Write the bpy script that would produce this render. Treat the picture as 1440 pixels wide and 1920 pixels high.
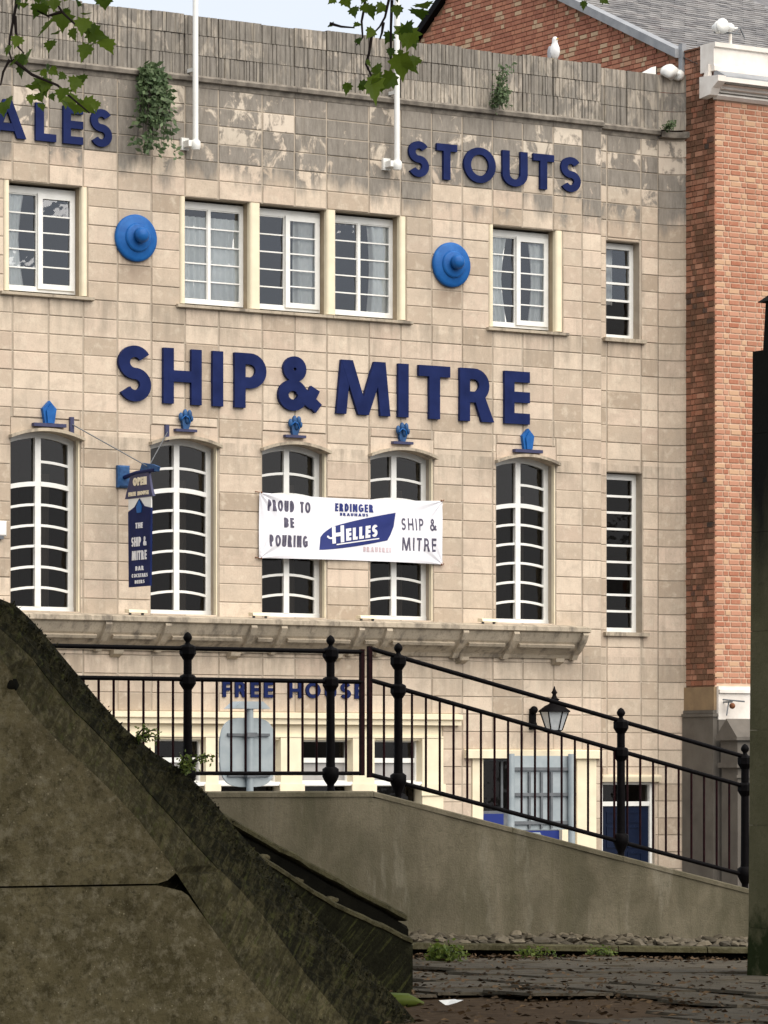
import bpy, math, random
from mathutils import Vector, noise as mnoise
R = math.radians
PI = math.pi
rnd = random.Random(7)
for o in list(bpy.data.objects):
    bpy.data.objects.remove(o)
scene = bpy.context.scene
COL = scene.collection

# ------------------------------------------------------------------ camera
# x runs along the pub front, y away from the camera (pub front at y=0), z up; plaza level z=0
YAW = R(32.7)
CS, CC = math.sin(YAW), math.cos(YAW)
CAMX, CAMY, CAMZ = -66 * CS, -66 * CC, 1.6
cd = bpy.data.cameras.new('camera')
cam = bpy.data.objects.new('camera', cd)
COL.objects.link(cam)
cam.location = (CAMX, CAMY, CAMZ)
cam.rotation_euler = (R(90), 0, -YAW)
cd.sensor_fit = 'AUTO'
cd.sensor_width = 36
cd.lens = 7300 / 1920 * 36
cd.shift_y = (1450 - 960) / 1920
cd.clip_start = 0.5
cd.clip_end = 3000
scene.camera = cam

# ------------------------------------------------------------------ world, sun, exposure
SUN_EL, SUN_AZ = R(50), R(172)      # azimuth clockwise from +y: square on to the pub front
w = bpy.data.worlds.new('World')
scene.world = w
w.use_nodes = True
nt = w.node_tree
nt.nodes.clear()
out = nt.nodes.new('ShaderNodeOutputWorld')
bg = nt.nodes.new('ShaderNodeBackground')
bg.inputs['Strength'].default_value = 0.085
sky = nt.nodes.new('ShaderNodeTexSky')
sky.sky_type = 'NISHITA'
sky.sun_disc = False
sky.sun_elevation = SUN_EL
sky.sun_rotation = SUN_AZ
sky.dust_density = 2.5
sky.air_density = 1.0
tc = nt.nodes.new('ShaderNodeTexCoord')
mp = nt.nodes.new('ShaderNodeMapping')
mp.inputs['Scale'].default_value = (1.0, 1.0, 2.2)
cn = nt.nodes.new('ShaderNodeTexNoise')
cn.inputs['Scale'].default_value = 2.6
cn.inputs['Detail'].default_value = 7
cn.inputs['Roughness'].default_value = 0.55
cr = nt.nodes.new('ShaderNodeValToRGB')
cr.color_ramp.elements[0].position = 0.30
cr.color_ramp.elements[0].color = (0.8, 0.8, 0.8, 1)
cr.color_ramp.elements[1].position = 0.62
cr.color_ramp.elements[1].color = (0.96, 0.96, 0.96, 1)
mx = nt.nodes.new('ShaderNodeMix')
mx.data_type = 'RGBA'
mx.inputs['B'].default_value = (5.2, 5.45, 5.9, 1)
L = nt.links.new
L(tc.outputs['Generated'], mp.inputs['Vector'])
L(mp.outputs['Vector'], cn.inputs['Vector'])
L(cn.outputs['Fac'], cr.inputs['Fac'])
L(cr.outputs['Color'], mx.inputs['Factor'])
L(sky.outputs['Color'], mx.inputs['A'])
L(mx.outputs['Result'], bg.inputs['Color'])
L(bg.outputs['Background'], out.inputs['Surface'])

sl = bpy.data.lights.new('sun', 'SUN')
sl.energy = 2.3
sl.angle = R(80)
sl.color = (1.0, 0.92, 0.82)
so = bpy.data.objects.new('sun', sl)
COL.objects.link(so)
sd = Vector((math.sin(SUN_AZ) * math.cos(SUN_EL), math.cos(SUN_AZ) * math.cos(SUN_EL), math.sin(SUN_EL)))
so.rotation_euler = sd.to_track_quat('Z', 'Y').to_euler()
so.location = (-20, -30, 40)
vs = scene.view_settings
vs.view_transform = 'Standard'
vs.look = 'None'
vs.gamma = 1
vs.use_curve_mapping = False
vs.exposure = 1.08


# ------------------------------------------------------------------ material helpers
class NT:
    def __init__(s, name):
        s.m = bpy.data.materials.new(name)
        s.m.use_nodes = True
        s.t = s.m.node_tree
        s.b = s.t.nodes['Principled BSDF']
        s.pos = s.t.nodes.new('ShaderNodeNewGeometry')

    def n(s, k, **kw):
        x = s.t.nodes.new(k)
        for a, v in kw.items():
            setattr(x, a, v)
        return x

    def put(s, sock, v):
        if hasattr(v, 'is_output') or isinstance(v, bpy.types.NodeSocket):
            s.t.links.new(v, sock)
        else:
            if isinstance(v, tuple) and len(v) == 3 and sock.type == 'RGBA':
                v = v + (1,)
            sock.default_value = v

    def map(s, scale=(1, 1, 1), vec=None, loc=(0, 0, 0)):
        x = s.n('ShaderNodeMapping')
        s.put(x.inputs['Vector'], vec or s.pos.outputs['Position'])
        x.inputs['Scale'].default_value = scale
        x.inputs['Location'].default_value = loc
        return x.outputs['Vector']

    def noise(s, scale=5, detail=4, rough=.55, vec=None, dist=0):
        x = s.n('ShaderNodeTexNoise')
        s.put(x.inputs['Vector'], vec or s.pos.outputs['Position'])
        x.inputs['Scale'].default_value = scale
        x.inputs['Detail'].default_value = detail
        x.inputs['Roughness'].default_value = rough
        x.inputs['Distortion'].default_value = dist
        return x.outputs['Fac']

    def voro(s, scale=5, vec=None, out='Distance', feature='F1'):
        x = s.n('ShaderNodeTexVoronoi', feature=feature)
        s.put(x.inputs['Vector'], vec or s.pos.outputs['Position'])
        x.inputs['Scale'].default_value = scale
        return x.outputs[out]

    def rng(s, v, a, b, c=0., d=1.):
        x = s.n('ShaderNodeMapRange', clamp=True)
        s.put(x.inputs['Value'], v)
        x.inputs['From Min'].default_value = a
        x.inputs['From Max'].default_value = b
        x.inputs['To Min'].default_value = c
        x.inputs['To Max'].default_value = d
        return x.outputs['Result']

    def math(s, op, a, b=0.):
        x = s.n('ShaderNodeMath', operation=op)
        s.put(x.inputs[0], a)
        s.put(x.inputs[1], b)
        return x.outputs[0]

    def mix(s, f, a, b, blend='MIX'):
        x = s.n('ShaderNodeMix', data_type='RGBA', blend_type=blend)
        s.put(x.inputs['Factor'], f)
        s.put(x.inputs['A'], a)
        s.put(x.inputs['B'], b)
        return x.outputs['Result']

    def isl(s):
        if not hasattr(s, '_i'):
            oi = s.n('ShaderNodeObjectInfo')
            s._i = s.math('FRACT', s.math('ADD', s.pos.outputs['Random Per Island'], s.math('MULTIPLY', oi.outputs['Random'], 5.37)))
        return s._i

    def xyz(s):
        x = s.n('ShaderNodeSeparateXYZ')
        s.put(x.inputs[0], s.pos.outputs['Position'])
        return x.outputs

    def bump(s, h, strength=.3, dist=.01):
        x = s.n('ShaderNodeBump')
        s.put(x.inputs['Height'], h)
        x.inputs['Strength'].default_value = strength
        x.inputs['Distance'].default_value = dist
        s.t.links.new(x.outputs['Normal'], s.b.inputs['Normal'])

    def done(s, col, rough=.8, spec=.3, metal=0.):
        s.put(s.b.inputs['Base Color'], col)
        s.put(s.b.inputs['Roughness'], rough)
        s.b.inputs['Specular IOR Level'].default_value = spec
        s.b.inputs['Metallic'].default_value = metal
        return s.m


def simple(name, c1, c2, scale=6, rough=.7, spec=.3, metal=0., bump=0., isl=0., det=4):
    t = NT(name)
    c = t.mix(t.rng(t.noise(scale, det), .3, .7), c1, c2)
    if isl:
        v = t.rng(t.isl(), 0, 1, 1 - isl, 1 + isl)
        cm = t.n('ShaderNodeCombineColor')
        for i in range(3):
            t.put(cm.inputs[i], v)
        c = t.mix(1., c, cm.outputs[0], 'MULTIPLY')
    if bump:
        t.bump(t.noise(scale * 5, 5, .65), bump, .01)
    return t.done(c, rough, spec, metal)


def grey(t, v):
    cm = t.n('ShaderNodeCombineColor')
    for i in range(3):
        t.put(cm.inputs[i], v)
    return cm.outputs[0]


def stone_mat(name, fluted=False):
    t = NT(name)
    i = t.isl()
    a = t.mix(t.rng(i, 0, 1), (.385, .308, .232), (.645, .54, .425))
    pk = t.rng(t.math('FRACT', t.math('MULTIPLY', i, 7.31)), .5, 1, 0, .6)
    a = t.mix(pk, a, (.585, .465, .37))
    # clouding and wear inside each block
    cl = t.noise(3.4, 6, .65, dist=.8)
    a = t.mix(t.rng(cl, .47, .72, 0, .60), a, (.375, .315, .245))
    a = t.mix(t.rng(t.noise(6.5, 5, .6), .52, .68, 0, .45), a, (.66, .58, .46))
    a = t.mix(t.rng(t.noise(.8, 4), .48, .70, 0, .45), a, (.40, .345, .275))
    a = t.mix(t.rng(t.noise(38, 3, .7), .52, .75, 0, .35), a, (.27, .22, .165))
    # soot and algae washed over the top courses, hanging in streaks; some blocks and patches stay clean
    z = t.xyz()[2]
    st = t.noise(1.0, 5, .65, vec=t.map((2.2, 2.2, .5)))
    up = t.math('ADD', t.rng(z, 10.8, 12.1, -.42, .40), st)
    blk = t.math('FRACT', t.math('MULTIPLY', i, 13.7))
    up = t.math('SUBTRACT', up, t.rng(blk, .68, .86, 0, .26))
    m = t.rng(up, .36, .56)
    patch = t.math('ADD', t.math('MULTIPLY', t.noise(1.0, 5, .62, vec=t.map((4.2, 4.2, 2.6)), dist=.6), .75), t.rng(blk, 0, 1, .0, .26))
    m = t.math('MULTIPLY', m, t.rng(t.math('ADD', patch, t.math('MULTIPLY', t.noise(19, 4, .7), .10)), .58, .645, 1., .10))
    dirt = t.mix(t.rng(t.noise(4.5, 5, .7, vec=t.map((3, 3, .7))), .3, .7), (.135, .124, .108), (.26, .24, .21))
    pale = t.math('MULTIPLY', t.rng(z, 11.6, 12.2), t.math('SUBTRACT', 1., m))
    a = t.mix(t.math('MULTIPLY', pale, .55), a, (.66, .60, .50))
    a = t.mix(t.math('MULTIPLY', m, .9), a, dirt)
    if fluted:
        a = t.mix(t.rng(t.noise(4, 5, .7, vec=t.map((4, 4, .6))), .32, .66, .25, .95), a, dirt)
        a = t.mix(t.rng(t.noise(1.0, 3, .6, vec=t.map((16, 16, .9))), .50, .68, 0, .6), a, (.10, .09, .076))
        a = t.mix(t.rng(t.noise(1.0, 3, .6, vec=t.map((13, 13, 1.1), loc=(5, 3, 1))), .58, .72, 0, .6), a, (.42, .37, .29))
    sk = t.noise(1.0, 4, .6, vec=t.map((6, 6, .5)))
    a = t.mix(t.rng(sk, .56, .76, 0, .45), a, (.25, .215, .17))
    # run-off below the sill line and below the canopy
    for z0, z1 in ((8.35, 9.2), (2.7, 3.6), (6.4, 7.0)):
        ro = t.math('MULTIPLY', t.rng(z, z0, z1), t.math('LESS_THAN', z, z1 + .06))
        ro = t.math('MULTIPLY', ro, t.rng(t.noise(1.0, 4, .65, vec=t.map((5, 5, .8), loc=(z0, 1, 0))), .42, .66, 0, .62))
        a = t.mix(ro, a, (.235, .20, .158))
    # dirty wash below each round boss
    x = t.xyz()[0]
    for xb in (-4.82, 1.35):
        bs = t.math('MULTIPLY', t.rng(t.math('ABSOLUTE', t.math('SUBTRACT', x, xb)), .22, .34, 1, 0), t.math('MULTIPLY', t.rng(z, 9.45, 9.95), t.math('LESS_THAN', z, 10.2)))
        bs = t.math('MULTIPLY', bs, t.rng(t.noise(1.0, 4, .6, vec=t.map((7, 7, .9))), .3, .65, .25, .85))
        a = t.mix(bs, a, (.22, .165, .125))
    h = t.math('ADD', t.noise(60, 4, .7), t.math('MULTIPLY', t.noise(9, 4), 1.5))
    t.bump(h, .4, .008)
    return t.done(a, .88, .15)


M = {}
M['stone'] = stone_mat('stone')
M['flute'] = stone_mat('fluted_stone', True)
M['mortar'] = simple('stone_mortar', (.335, .285, .225), (.42, .362, .29), 4, .95, .1)
M['cornice'] = None


def cornice_mat():
    t = NT('weathered_cornice')
    a = t.mix(t.rng(t.noise(3, 5, .6), .3, .7), (.47, .40, .305), (.33, .285, .22))
    a = t.mix(t.rng(t.noise(1, 5, .65, vec=t.map((5, 5, 2.0))), .50, .66, 0, .8), a, (.14, .12, .098))
    a = t.mix(t.rng(t.noise(30, 3, .7), .55, .75, 0, .5), a, (.10, .09, .07))
    t.bump(t.noise(30, 5, .7), .5, .01)
    return t.done(a, .9, .2)


M['cornice'] = cornice_mat()
M['string'] = simple('sooty_string_stone', (.12, .106, .09), (.27, .24, .20), 7, .9, .15, bump=.4)
M['cream'] = simple('cream_paint', (.80, .71, .52), (.68, .60, .44), 3, .55, .3, bump=.08)
M['revealstone'] = simple('brown_reveal', (.30, .24, .165), (.38, .31, .215), 5, .9, .1, bump=.2)
M['white'] = simple('white_paint', (.80, .80, .77), (.70, .70, .66), 4, .4, .4)
M['whitestone'] = simple('white_painted_stone', (.80, .76, .70), (.62, .57, .51), 3, .7, .3, bump=.2)
M['navy'] = simple('navy_paint', (.003, .009, .055), (.008, .017, .085), 3, .5, .12, bump=.08)
M['blue'] = simple('blue_paint', (.006, .075, .27), (.014, .115, .36), 7, .45, .2, bump=.1)
M['blue2'] = simple('weathered_blue_paint', (.03, .10, .24), (.012, .045, .13), 14, .5, .25)
M['slateblue'] = simple('dark_blue_ledge', (.03, .035, .085), (.05, .05, .11), 8, .5)
M['door'] = simple('door_paint', (.003, .007, .022), (.005, .011, .032), 5, .4, .2)
M['panelblue'] = simple('bright_blue_panel', (.006, .018, .14), (.008, .025, .18), 5, .4, .4)
M['iron'] = simple('black_iron', (.0018, .0016, .002), (.0045, .0035, .004), 30, .6, .06, bump=.1)
M['ironred'] = simple('worn_iron', (.007, .002, .003), (.022, .006, .007), 22, .6, .06)
M['dark'] = simple('interior_dark', (.010, .009, .009), (.018, .016, .015), 2, .9, .1)
M['curtain'] = None
M['galv'] = simple('galvanised_metal', (.27, .315, .335), (.36, .40, .415), 5, .5, .4, .15)
M['galvdark'] = simple('dull_metal', (.10, .11, .12), (.15, .16, .17), 9, .55, .4, .3)
M['lead'] = simple('grey_lead', (.21, .22, .235), (.30, .31, .32), 4, .6, .3)
M['greypaint'] = simple('grey_painted_stone', (.125, .112, .095), (.09, .08, .068), 3, .75, .25, bump=.2)
M['tanstone'] = simple('tan_stone', (.26, .185, .105), (.20, .14, .085), 6, .85, .2, bump=.2)
M['rust'] = simple('rust', (.12, .04, .02), (.2, .08, .03), 20, .8)
M['asphalt'] = simple('asphalt', (.045, .045, .047), (.065, .064, .062), 20, .9, .2, bump=.3)
M['pavement'] = simple('concrete_paving', (.25, .235, .215), (.19, .18, .165), 4, .9, .2, bump=.2)
M['printnavy'] = simple('navy_print', (.012, .022, .13), (.018, .03, .17), 3, .55)
M['printgrey'] = simple('dark_print', (.05, .047, .08), (.11, .10, .14), 18, .6)
M['printpink'] = simple('faded_pink_print', (.50, .38, .40), (.62, .52, .54), 10, .6)
M['printwhite'] = simple('white_print', (.72, .72, .74), (.80, .80, .80), 5, .55)
M['frost'] = simple('frosted_glass', (.26, .25, .245), (.36, .35, .34), 3, .25, .5)
M['slate'] = None


def slate_mat():
    t = NT('roof_slate')
    a = t.mix(t.isl(), (.065, .062, .064), (.22, .21, .20))
    a = t.mix(t.rng(t.noise(5, 5, .7, vec=t.map((1, 3, 3))), .45, .7, 0, .7), a, (.30, .29, .28))
    a = t.mix(t.rng(t.noise(2.5, 4, .6), .55, .75, 0, .5), a, (.14, .10, .095))
    t.bump(t.noise(25, 4), .3, .01)
    return t.done(a, .6, .4)


M['slate'] = slate_mat()


def brick_mat(name, soot):
    t = NT(name)
    i = t.isl()
    a = t.mix(i, (.485, .25, .165), (.37, .165, .102))
    j = t.math('FRACT', t.math('MULTIPLY', i, 9.17))
    a = t.mix(t.rng(j, .55, .95, 0, .8), a, (.34, .125, .072))
    k = t.math('FRACT', t.math('MULTIPLY', i, 23.9))
    a = t.mix(t.rng(k, .80, .86, 0, .85), a, (.53, .345, .215))
    a = t.mix(t.rng(t.noise(22, 4, .65), .5, .75, 0, .45), a, (.50, .30, .20))
    if soot:
        sm = t.math('ADD', t.math('MULTIPLY', t.noise(.9, 4, .6), .9), t.math('MULTIPLY', k, .34))
        a = t.mix(t.rng(sm, .50, .72, .28, .92), a, (.125, .065, .04))
        q = t.math('FRACT', t.math('MULTIPLY', i, 41.3))
        a = t.mix(t.math('MULTIPLY', t.rng(q, .88, .95, 0, .85), t.rng(t.noise(.8, 3), .46, .58)), a, (.045, .04, .036))
    t.bump(t.noise(45, 4, .7), .4, .006)
    return t.done(a, .88, .2)


M['brick'] = brick_mat('front_brick', False)
M['brickside'] = brick_mat('sooty_brick', True)


def gable_mat():
    t = NT('gable_brick')
    i = t.isl()
    a = t.mix(i, (.42, .185, .115), (.29, .115, .075))
    k = t.math('FRACT', t.math('MULTIPLY', i, 23.9))
    a = t.mix(t.rng(k, .80, .90, 0, .9), a, (.50, .37, .24))
    a = t.mix(t.rng(t.noise(18, 4), .5, .75, 0, .4), a, (.36, .20, .13))
    return t.done(a, .88, .2)


M['brickgable'] = gable_mat()
M['brickmortar'] = simple('brick_mortar', (.60, .45, .33), (.52, .36, .26), 7, .95, .1)
M['brickmortardark'] = simple('sooty_mortar', (.25, .145, .09), (.17, .10, .065), 4, .95, .1)


def fabric(name, c, c2, tr=.0, sc=6):
    t = NT(name)
    a = t.mix(t.rng(t.noise(sc, 4), .3, .7), c, c2)
    m = t.done(a, .85, .1)
    return m


M['banner'] = fabric('banner_vinyl', (.76, .76, .79), (.72, .72, .76))
M['curtain'] = fabric('net_curtain', (.88, .89, .87), (.80, .82, .81), sc=9)


def glass_mat(name, refl, tint):
    m = bpy.data.materials.new(name)
    m.use_nodes = True
    n = m.node_tree
    n.nodes.clear()
    o = n.nodes.new('ShaderNodeOutputMaterial')
    g = n.nodes.new('ShaderNodeBsdfGlossy')
    g.inputs['Roughness'].default_value = .03
    g.inputs['Color'].default_value = (.92, .95, 1, 1) if tint[0] > .8 else (.98, .92, .86, 1)
    tr = n.nodes.new('ShaderNodeBsdfTransparent')
    tr.inputs['Color'].default_value = tint + (1,)
    fr = n.nodes.new('ShaderNodeFresnel')
    fr.inputs['IOR'].default_value = refl
    nz = n.nodes.new('ShaderNodeTexNoise')
    nz.inputs['Scale'].default_value = 3.5
    ge = n.nodes.new('ShaderNodeNewGeometry')
    n.links.new(ge.outputs['Position'], nz.inputs['Vector'])
    bp = n.nodes.new('ShaderNodeBump')
    bp.inputs['Strength'].default_value = .25
    bp.inputs['Distance'].default_value = .02
    n.links.new(nz.outputs['Fac'], bp.inputs['Height'])
    n.links.new(bp.outputs['Normal'], g.inputs['Normal'])
    mxx = n.nodes.new('ShaderNodeMixShader')
    n.links.new(fr.outputs[0], mxx.inputs[0])
    n.links.new(tr.outputs[0], mxx.inputs[1])
    n.links.new(g.outputs[0], mxx.inputs[2])
    n.links.new(mxx.outputs[0], o.inputs['Surface'])
    return m


M['glass'] = glass_mat('window_glass', 2.0, (.90, .92, .92))
M['glassdark'] = glass_mat('dark_window_glass', 1.4, (.6, .58, .56))
M['glassmid'] = glass_mat('grey_window_glass', 1.62, (.6, .58, .56))
M['lampglass'] = simple('milky_lamp_glass', (.55, .57, .58), (.42, .45, .46), 9, .25, .5)


def concrete_wall_mat():
    t = NT('stained_concrete')
    a = t.mix(t.rng(t.noise(1.1, 6, .62), .32, .68), (.122, .105, .070), (.195, .170, .120))
    st = t.noise(1.0, 6, .66, vec=t.map((1.5, 1.5, .75)), dist=.8)
    a = t.mix(t.rng(st, .40, .64, 0, .75), a, (.068, .062, .038))
    s2 = t.noise(1.0, 5, .62, vec=t.map((5.5, 5.5, .45)), dist=.3)
    a = t.mix(t.rng(s2, .50, .74, 0, .5), a, (.070, .066, .036))
    a = t.mix(t.rng(t.noise(1.0, 5, .66, vec=t.map((3.2, 3.2, .7), loc=(4, 0, 2))), .56, .70, 0, .6), a, (.235, .215, .165))
    a = t.mix(t.rng(t.noise(13, 5, .7), .5, .72, 0, .5), a, (.085, .078, .052))
    a = t.mix(t.rng(t.noise(45, 4, .7), .5, .8, 0, .45), a, (.075, .066, .048))
    t.bump(t.math('ADD', t.noise(50, 5, .7), t.noise(7, 4)), .6, .014)
    return t.done(a, .92, .15)


M['concrete'] = concrete_wall_mat()


def slab_mat(name, base, dark, light, moss=None, streak=0.):
    t = NT(name)
    a = t.mix(t.rng(t.noise(4, 6, .68), .32, .68), base, tuple(c * 1.75 for c in base))
    a = t.mix(t.rng(t.noise(1.5, 5, .62), .42, .66, 0, .75), a, dark)
    a = t.mix(t.rng(t.noise(8.5, 6, .75), .50, .64, 0, .65), a, light)
    a = t.mix(t.rng(t.noise(7, 6, .75, vec=t.map(loc=(7, 3, 1))), .52, .66, 0, .8), a, tuple(c * .6 for c in dark))
    a = t.mix(t.rng(t.noise(17, 6, .72), .50, .68, 0, .6), a, light)
    a = t.mix(t.rng(t.noise(26, 5, .72), .53, .70, 0, .75), a, tuple(c * .55 for c in dark))
    v = t.voro(24)
    a = t.mix(t.rng(t.math('ADD', v, t.math('MULTIPLY', t.noise(6, 3), .5)), .29, .33, .8, 0), a, tuple(c * 1.5 for c in light))
    v2 = t.voro(9)
    a = t.mix(t.rng(t.math('ADD', v2, t.math('MULTIPLY', t.noise(3, 2), .6)), .33, .38, .5, 0), a, tuple(c * .6 for c in dark))
    if moss:
        rot = t.n('ShaderNodeMapping')
        t.put(rot.inputs['Vector'], t.pos.outputs['Position'])
        rot.inputs['Rotation'].default_value = (0, R(46), 0)
        al = t.map((1.1, 7, 13), vec=rot.outputs['Vector'])
        mm = t.noise(1.6, 6, .72, vec=al, dist=.5)
        a = t.mix(t.rng(mm, .43, .55, 0, moss), a, (.006, .006, .002))
        a = t.mix(t.rng(t.noise(2.4, 5, .7, vec=al), .55, .66, 0, .8), a, (.055, .058, .018))
        a = t.mix(t.rng(t.noise(30, 5, .75), .50, .62, 0, moss * .8), a, (.005, .005, .002))
    t.bump(t.math('ADD', t.noise(35, 6, .75), t.math('MULTIPLY', t.noise(8, 4), 1.4)), .9, .02)
    return t.done(a, .93, .12)


M['slab'] = slab_mat('aggregate_slab', (.080, .068, .037), (.057, .048, .022), (.165, .146, .096))
M['slabedge'] = slab_mat('worn_edge', (.066, .057, .028), (.042, .037, .014), (.125, .11, .065), .55)
M['mossy'] = slab_mat('dark_mossy_stone', (.030, .027, .012), (.014, .013, .005), (.062, .056, .028), .9)
M['darkplinth'] = slab_mat('black_mossy_stone', (.012, .012, .005), (.006, .006, .003), (.026, .026, .012), .6)
M['copingedge'] = slab_mat('olive_coping', (.058, .052, .027), (.042, .037, .017), (.10, .09, .055))
M['shadeblack'] = simple('shade_black_stone', (.0035, .0035, .0028), (.008, .0075, .005), 7, .95, .05, bump=.5)  # near-black colour stands in for shade in gaps and holes


def pier_mat():
    t = NT('pier_stone')
    a = t.mix(t.rng(t.noise(3, 5, .6), .3, .7), (.15, .135, .075), (.105, .098, .050))
    a = t.mix(t.rng(t.noise(25, 4, .7), .5, .75, 0, .5), a, (.07, .07, .035))
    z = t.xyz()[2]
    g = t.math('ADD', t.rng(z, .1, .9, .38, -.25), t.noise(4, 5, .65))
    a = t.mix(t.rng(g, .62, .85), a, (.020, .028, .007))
    s = t.math('ADD', t.rng(z, 2.2, 4.3, -.4, .55), t.math('MULTIPLY', t.noise(1, 5, .6, vec=t.map((4, 4, .8))), .8))  # tree shade painted into the colour: blacker towards the top
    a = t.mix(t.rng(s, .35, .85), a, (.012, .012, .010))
    t.bump(t.noise(30, 5, .7), .6, .01)
    return t.done(a, .92, .15)


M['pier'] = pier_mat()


def paving_mat():
    t = NT('old_paving')
    a = t.mix(t.rng(t.isl(), 0, 1), (.066, .054, .036), (.10, .084, .06))
    a = t.mix(t.rng(t.noise(5, 5, .65), .4, .7, 0, .7), a, (.036, .030, .018))
    a = t.mix(t.rng(t.noise(24, 4, .7), .52, .75, 0, .5), a, (.125, .108, .08))
    t.bump(t.noise(20, 6, .75), .7, .02)
    return t.done(a, .9, .2)


M['paving'] = paving_mat()
M['dirt'] = simple('leaf_dirt', (.045, .028, .014), (.085, .055, .03), 9, .95, .1, bump=.8)
M['litter'] = simple('dead_leaves', (.045, .028, .014), (.10, .064, .034), 3, .85, .15, isl=.6)
M['cobble'] = simple('rubble_stone', (.07, .058, .038), (.125, .106, .076), 9, .9, .2, bump=.4, isl=.45)


def leaf_mat(name, c1, c2, trans=.35):
    m = bpy.data.materials.new(name)
    m.use_nodes = True
    n = m.node_tree
    n.nodes.clear()
    o = n.nodes.new('ShaderNodeOutputMaterial')
    ge = n.nodes.new('ShaderNodeNewGeometry')
    mi = n.nodes.new('ShaderNodeMix')
    mi.data_type = 'RGBA'
    mi.inputs['A'].default_value = c1 + (1,)
    mi.inputs['B'].default_value = c2 + (1,)
    oi = n.nodes.new('ShaderNodeObjectInfo')
    ad = n.nodes.new('ShaderNodeMath')
    ad.operation = 'ADD'
    fr = n.nodes.new('ShaderNodeMath')
    fr.operation = 'FRACT'
    n.links.new(ge.outputs['Random Per Island'], ad.inputs[0])
    n.links.new(oi.outputs['Random'], ad.inputs[1])
    n.links.new(ad.outputs[0], fr.inputs[0])
    n.links.new(fr.outputs[0], mi.inputs['Factor'])
    d = n.nodes.new('ShaderNodeBsdfPrincipled')
    d.inputs['Roughness'].default_value = .5
    d.inputs['Specular IOR Level'].default_value = .3
    tr = n.nodes.new('ShaderNodeBsdfTranslucent')
    mxx = n.nodes.new('ShaderNodeMixShader')
    mxx.inputs[0].default_value = trans
    n.links.new(mi.outputs['Result'], d.inputs['Base Color'])
    n.links.new(mi.outputs['Result'], tr.inputs['Color'])
    n.links.new(d.outputs[0], mxx.inputs[1])
    n.links.new(tr.outputs[0], mxx.inputs[2])
    n.links.new(mxx.outputs[0], o.inputs['Surface'])
    return m


M['leaf'] = leaf_mat('tree_leaf', (.05, .10, .008), (.17, .25, .025), .5)
M['buddleia'] = leaf_mat('shrub_leaf', (.045, .08, .030), (.13, .18, .085), .3)
M['weed'] = leaf_mat('weed_leaf', (.06, .10, .012), (.16, .20, .035), .35)
M['bark'] = simple('bark', (.035, .026, .02), (.075, .058, .045), 12, .95, .1, bump=.6)
M['twig'] = simple('twig', (.016, .011, .010), (.03, .02, .017), 20, .85)
M['gull'] = simple('gull_plumage', (.78, .78, .77), (.70, .70, .70), 8, .8)
M['gullwing'] = simple('gull_wing', (.30, .31, .33), (.38, .39, .41), 8, .8)
M['beak'] = simple('gull_beak', (.6, .38, .03), (.65, .42, .05), 8, .5)


# ------------------------------------------------------------------ mesh helpers
def origin(o):
    v = Vector((0, 0, 0))
    while o is not None:
        v += o.location
        o = o.parent
    return v


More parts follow.
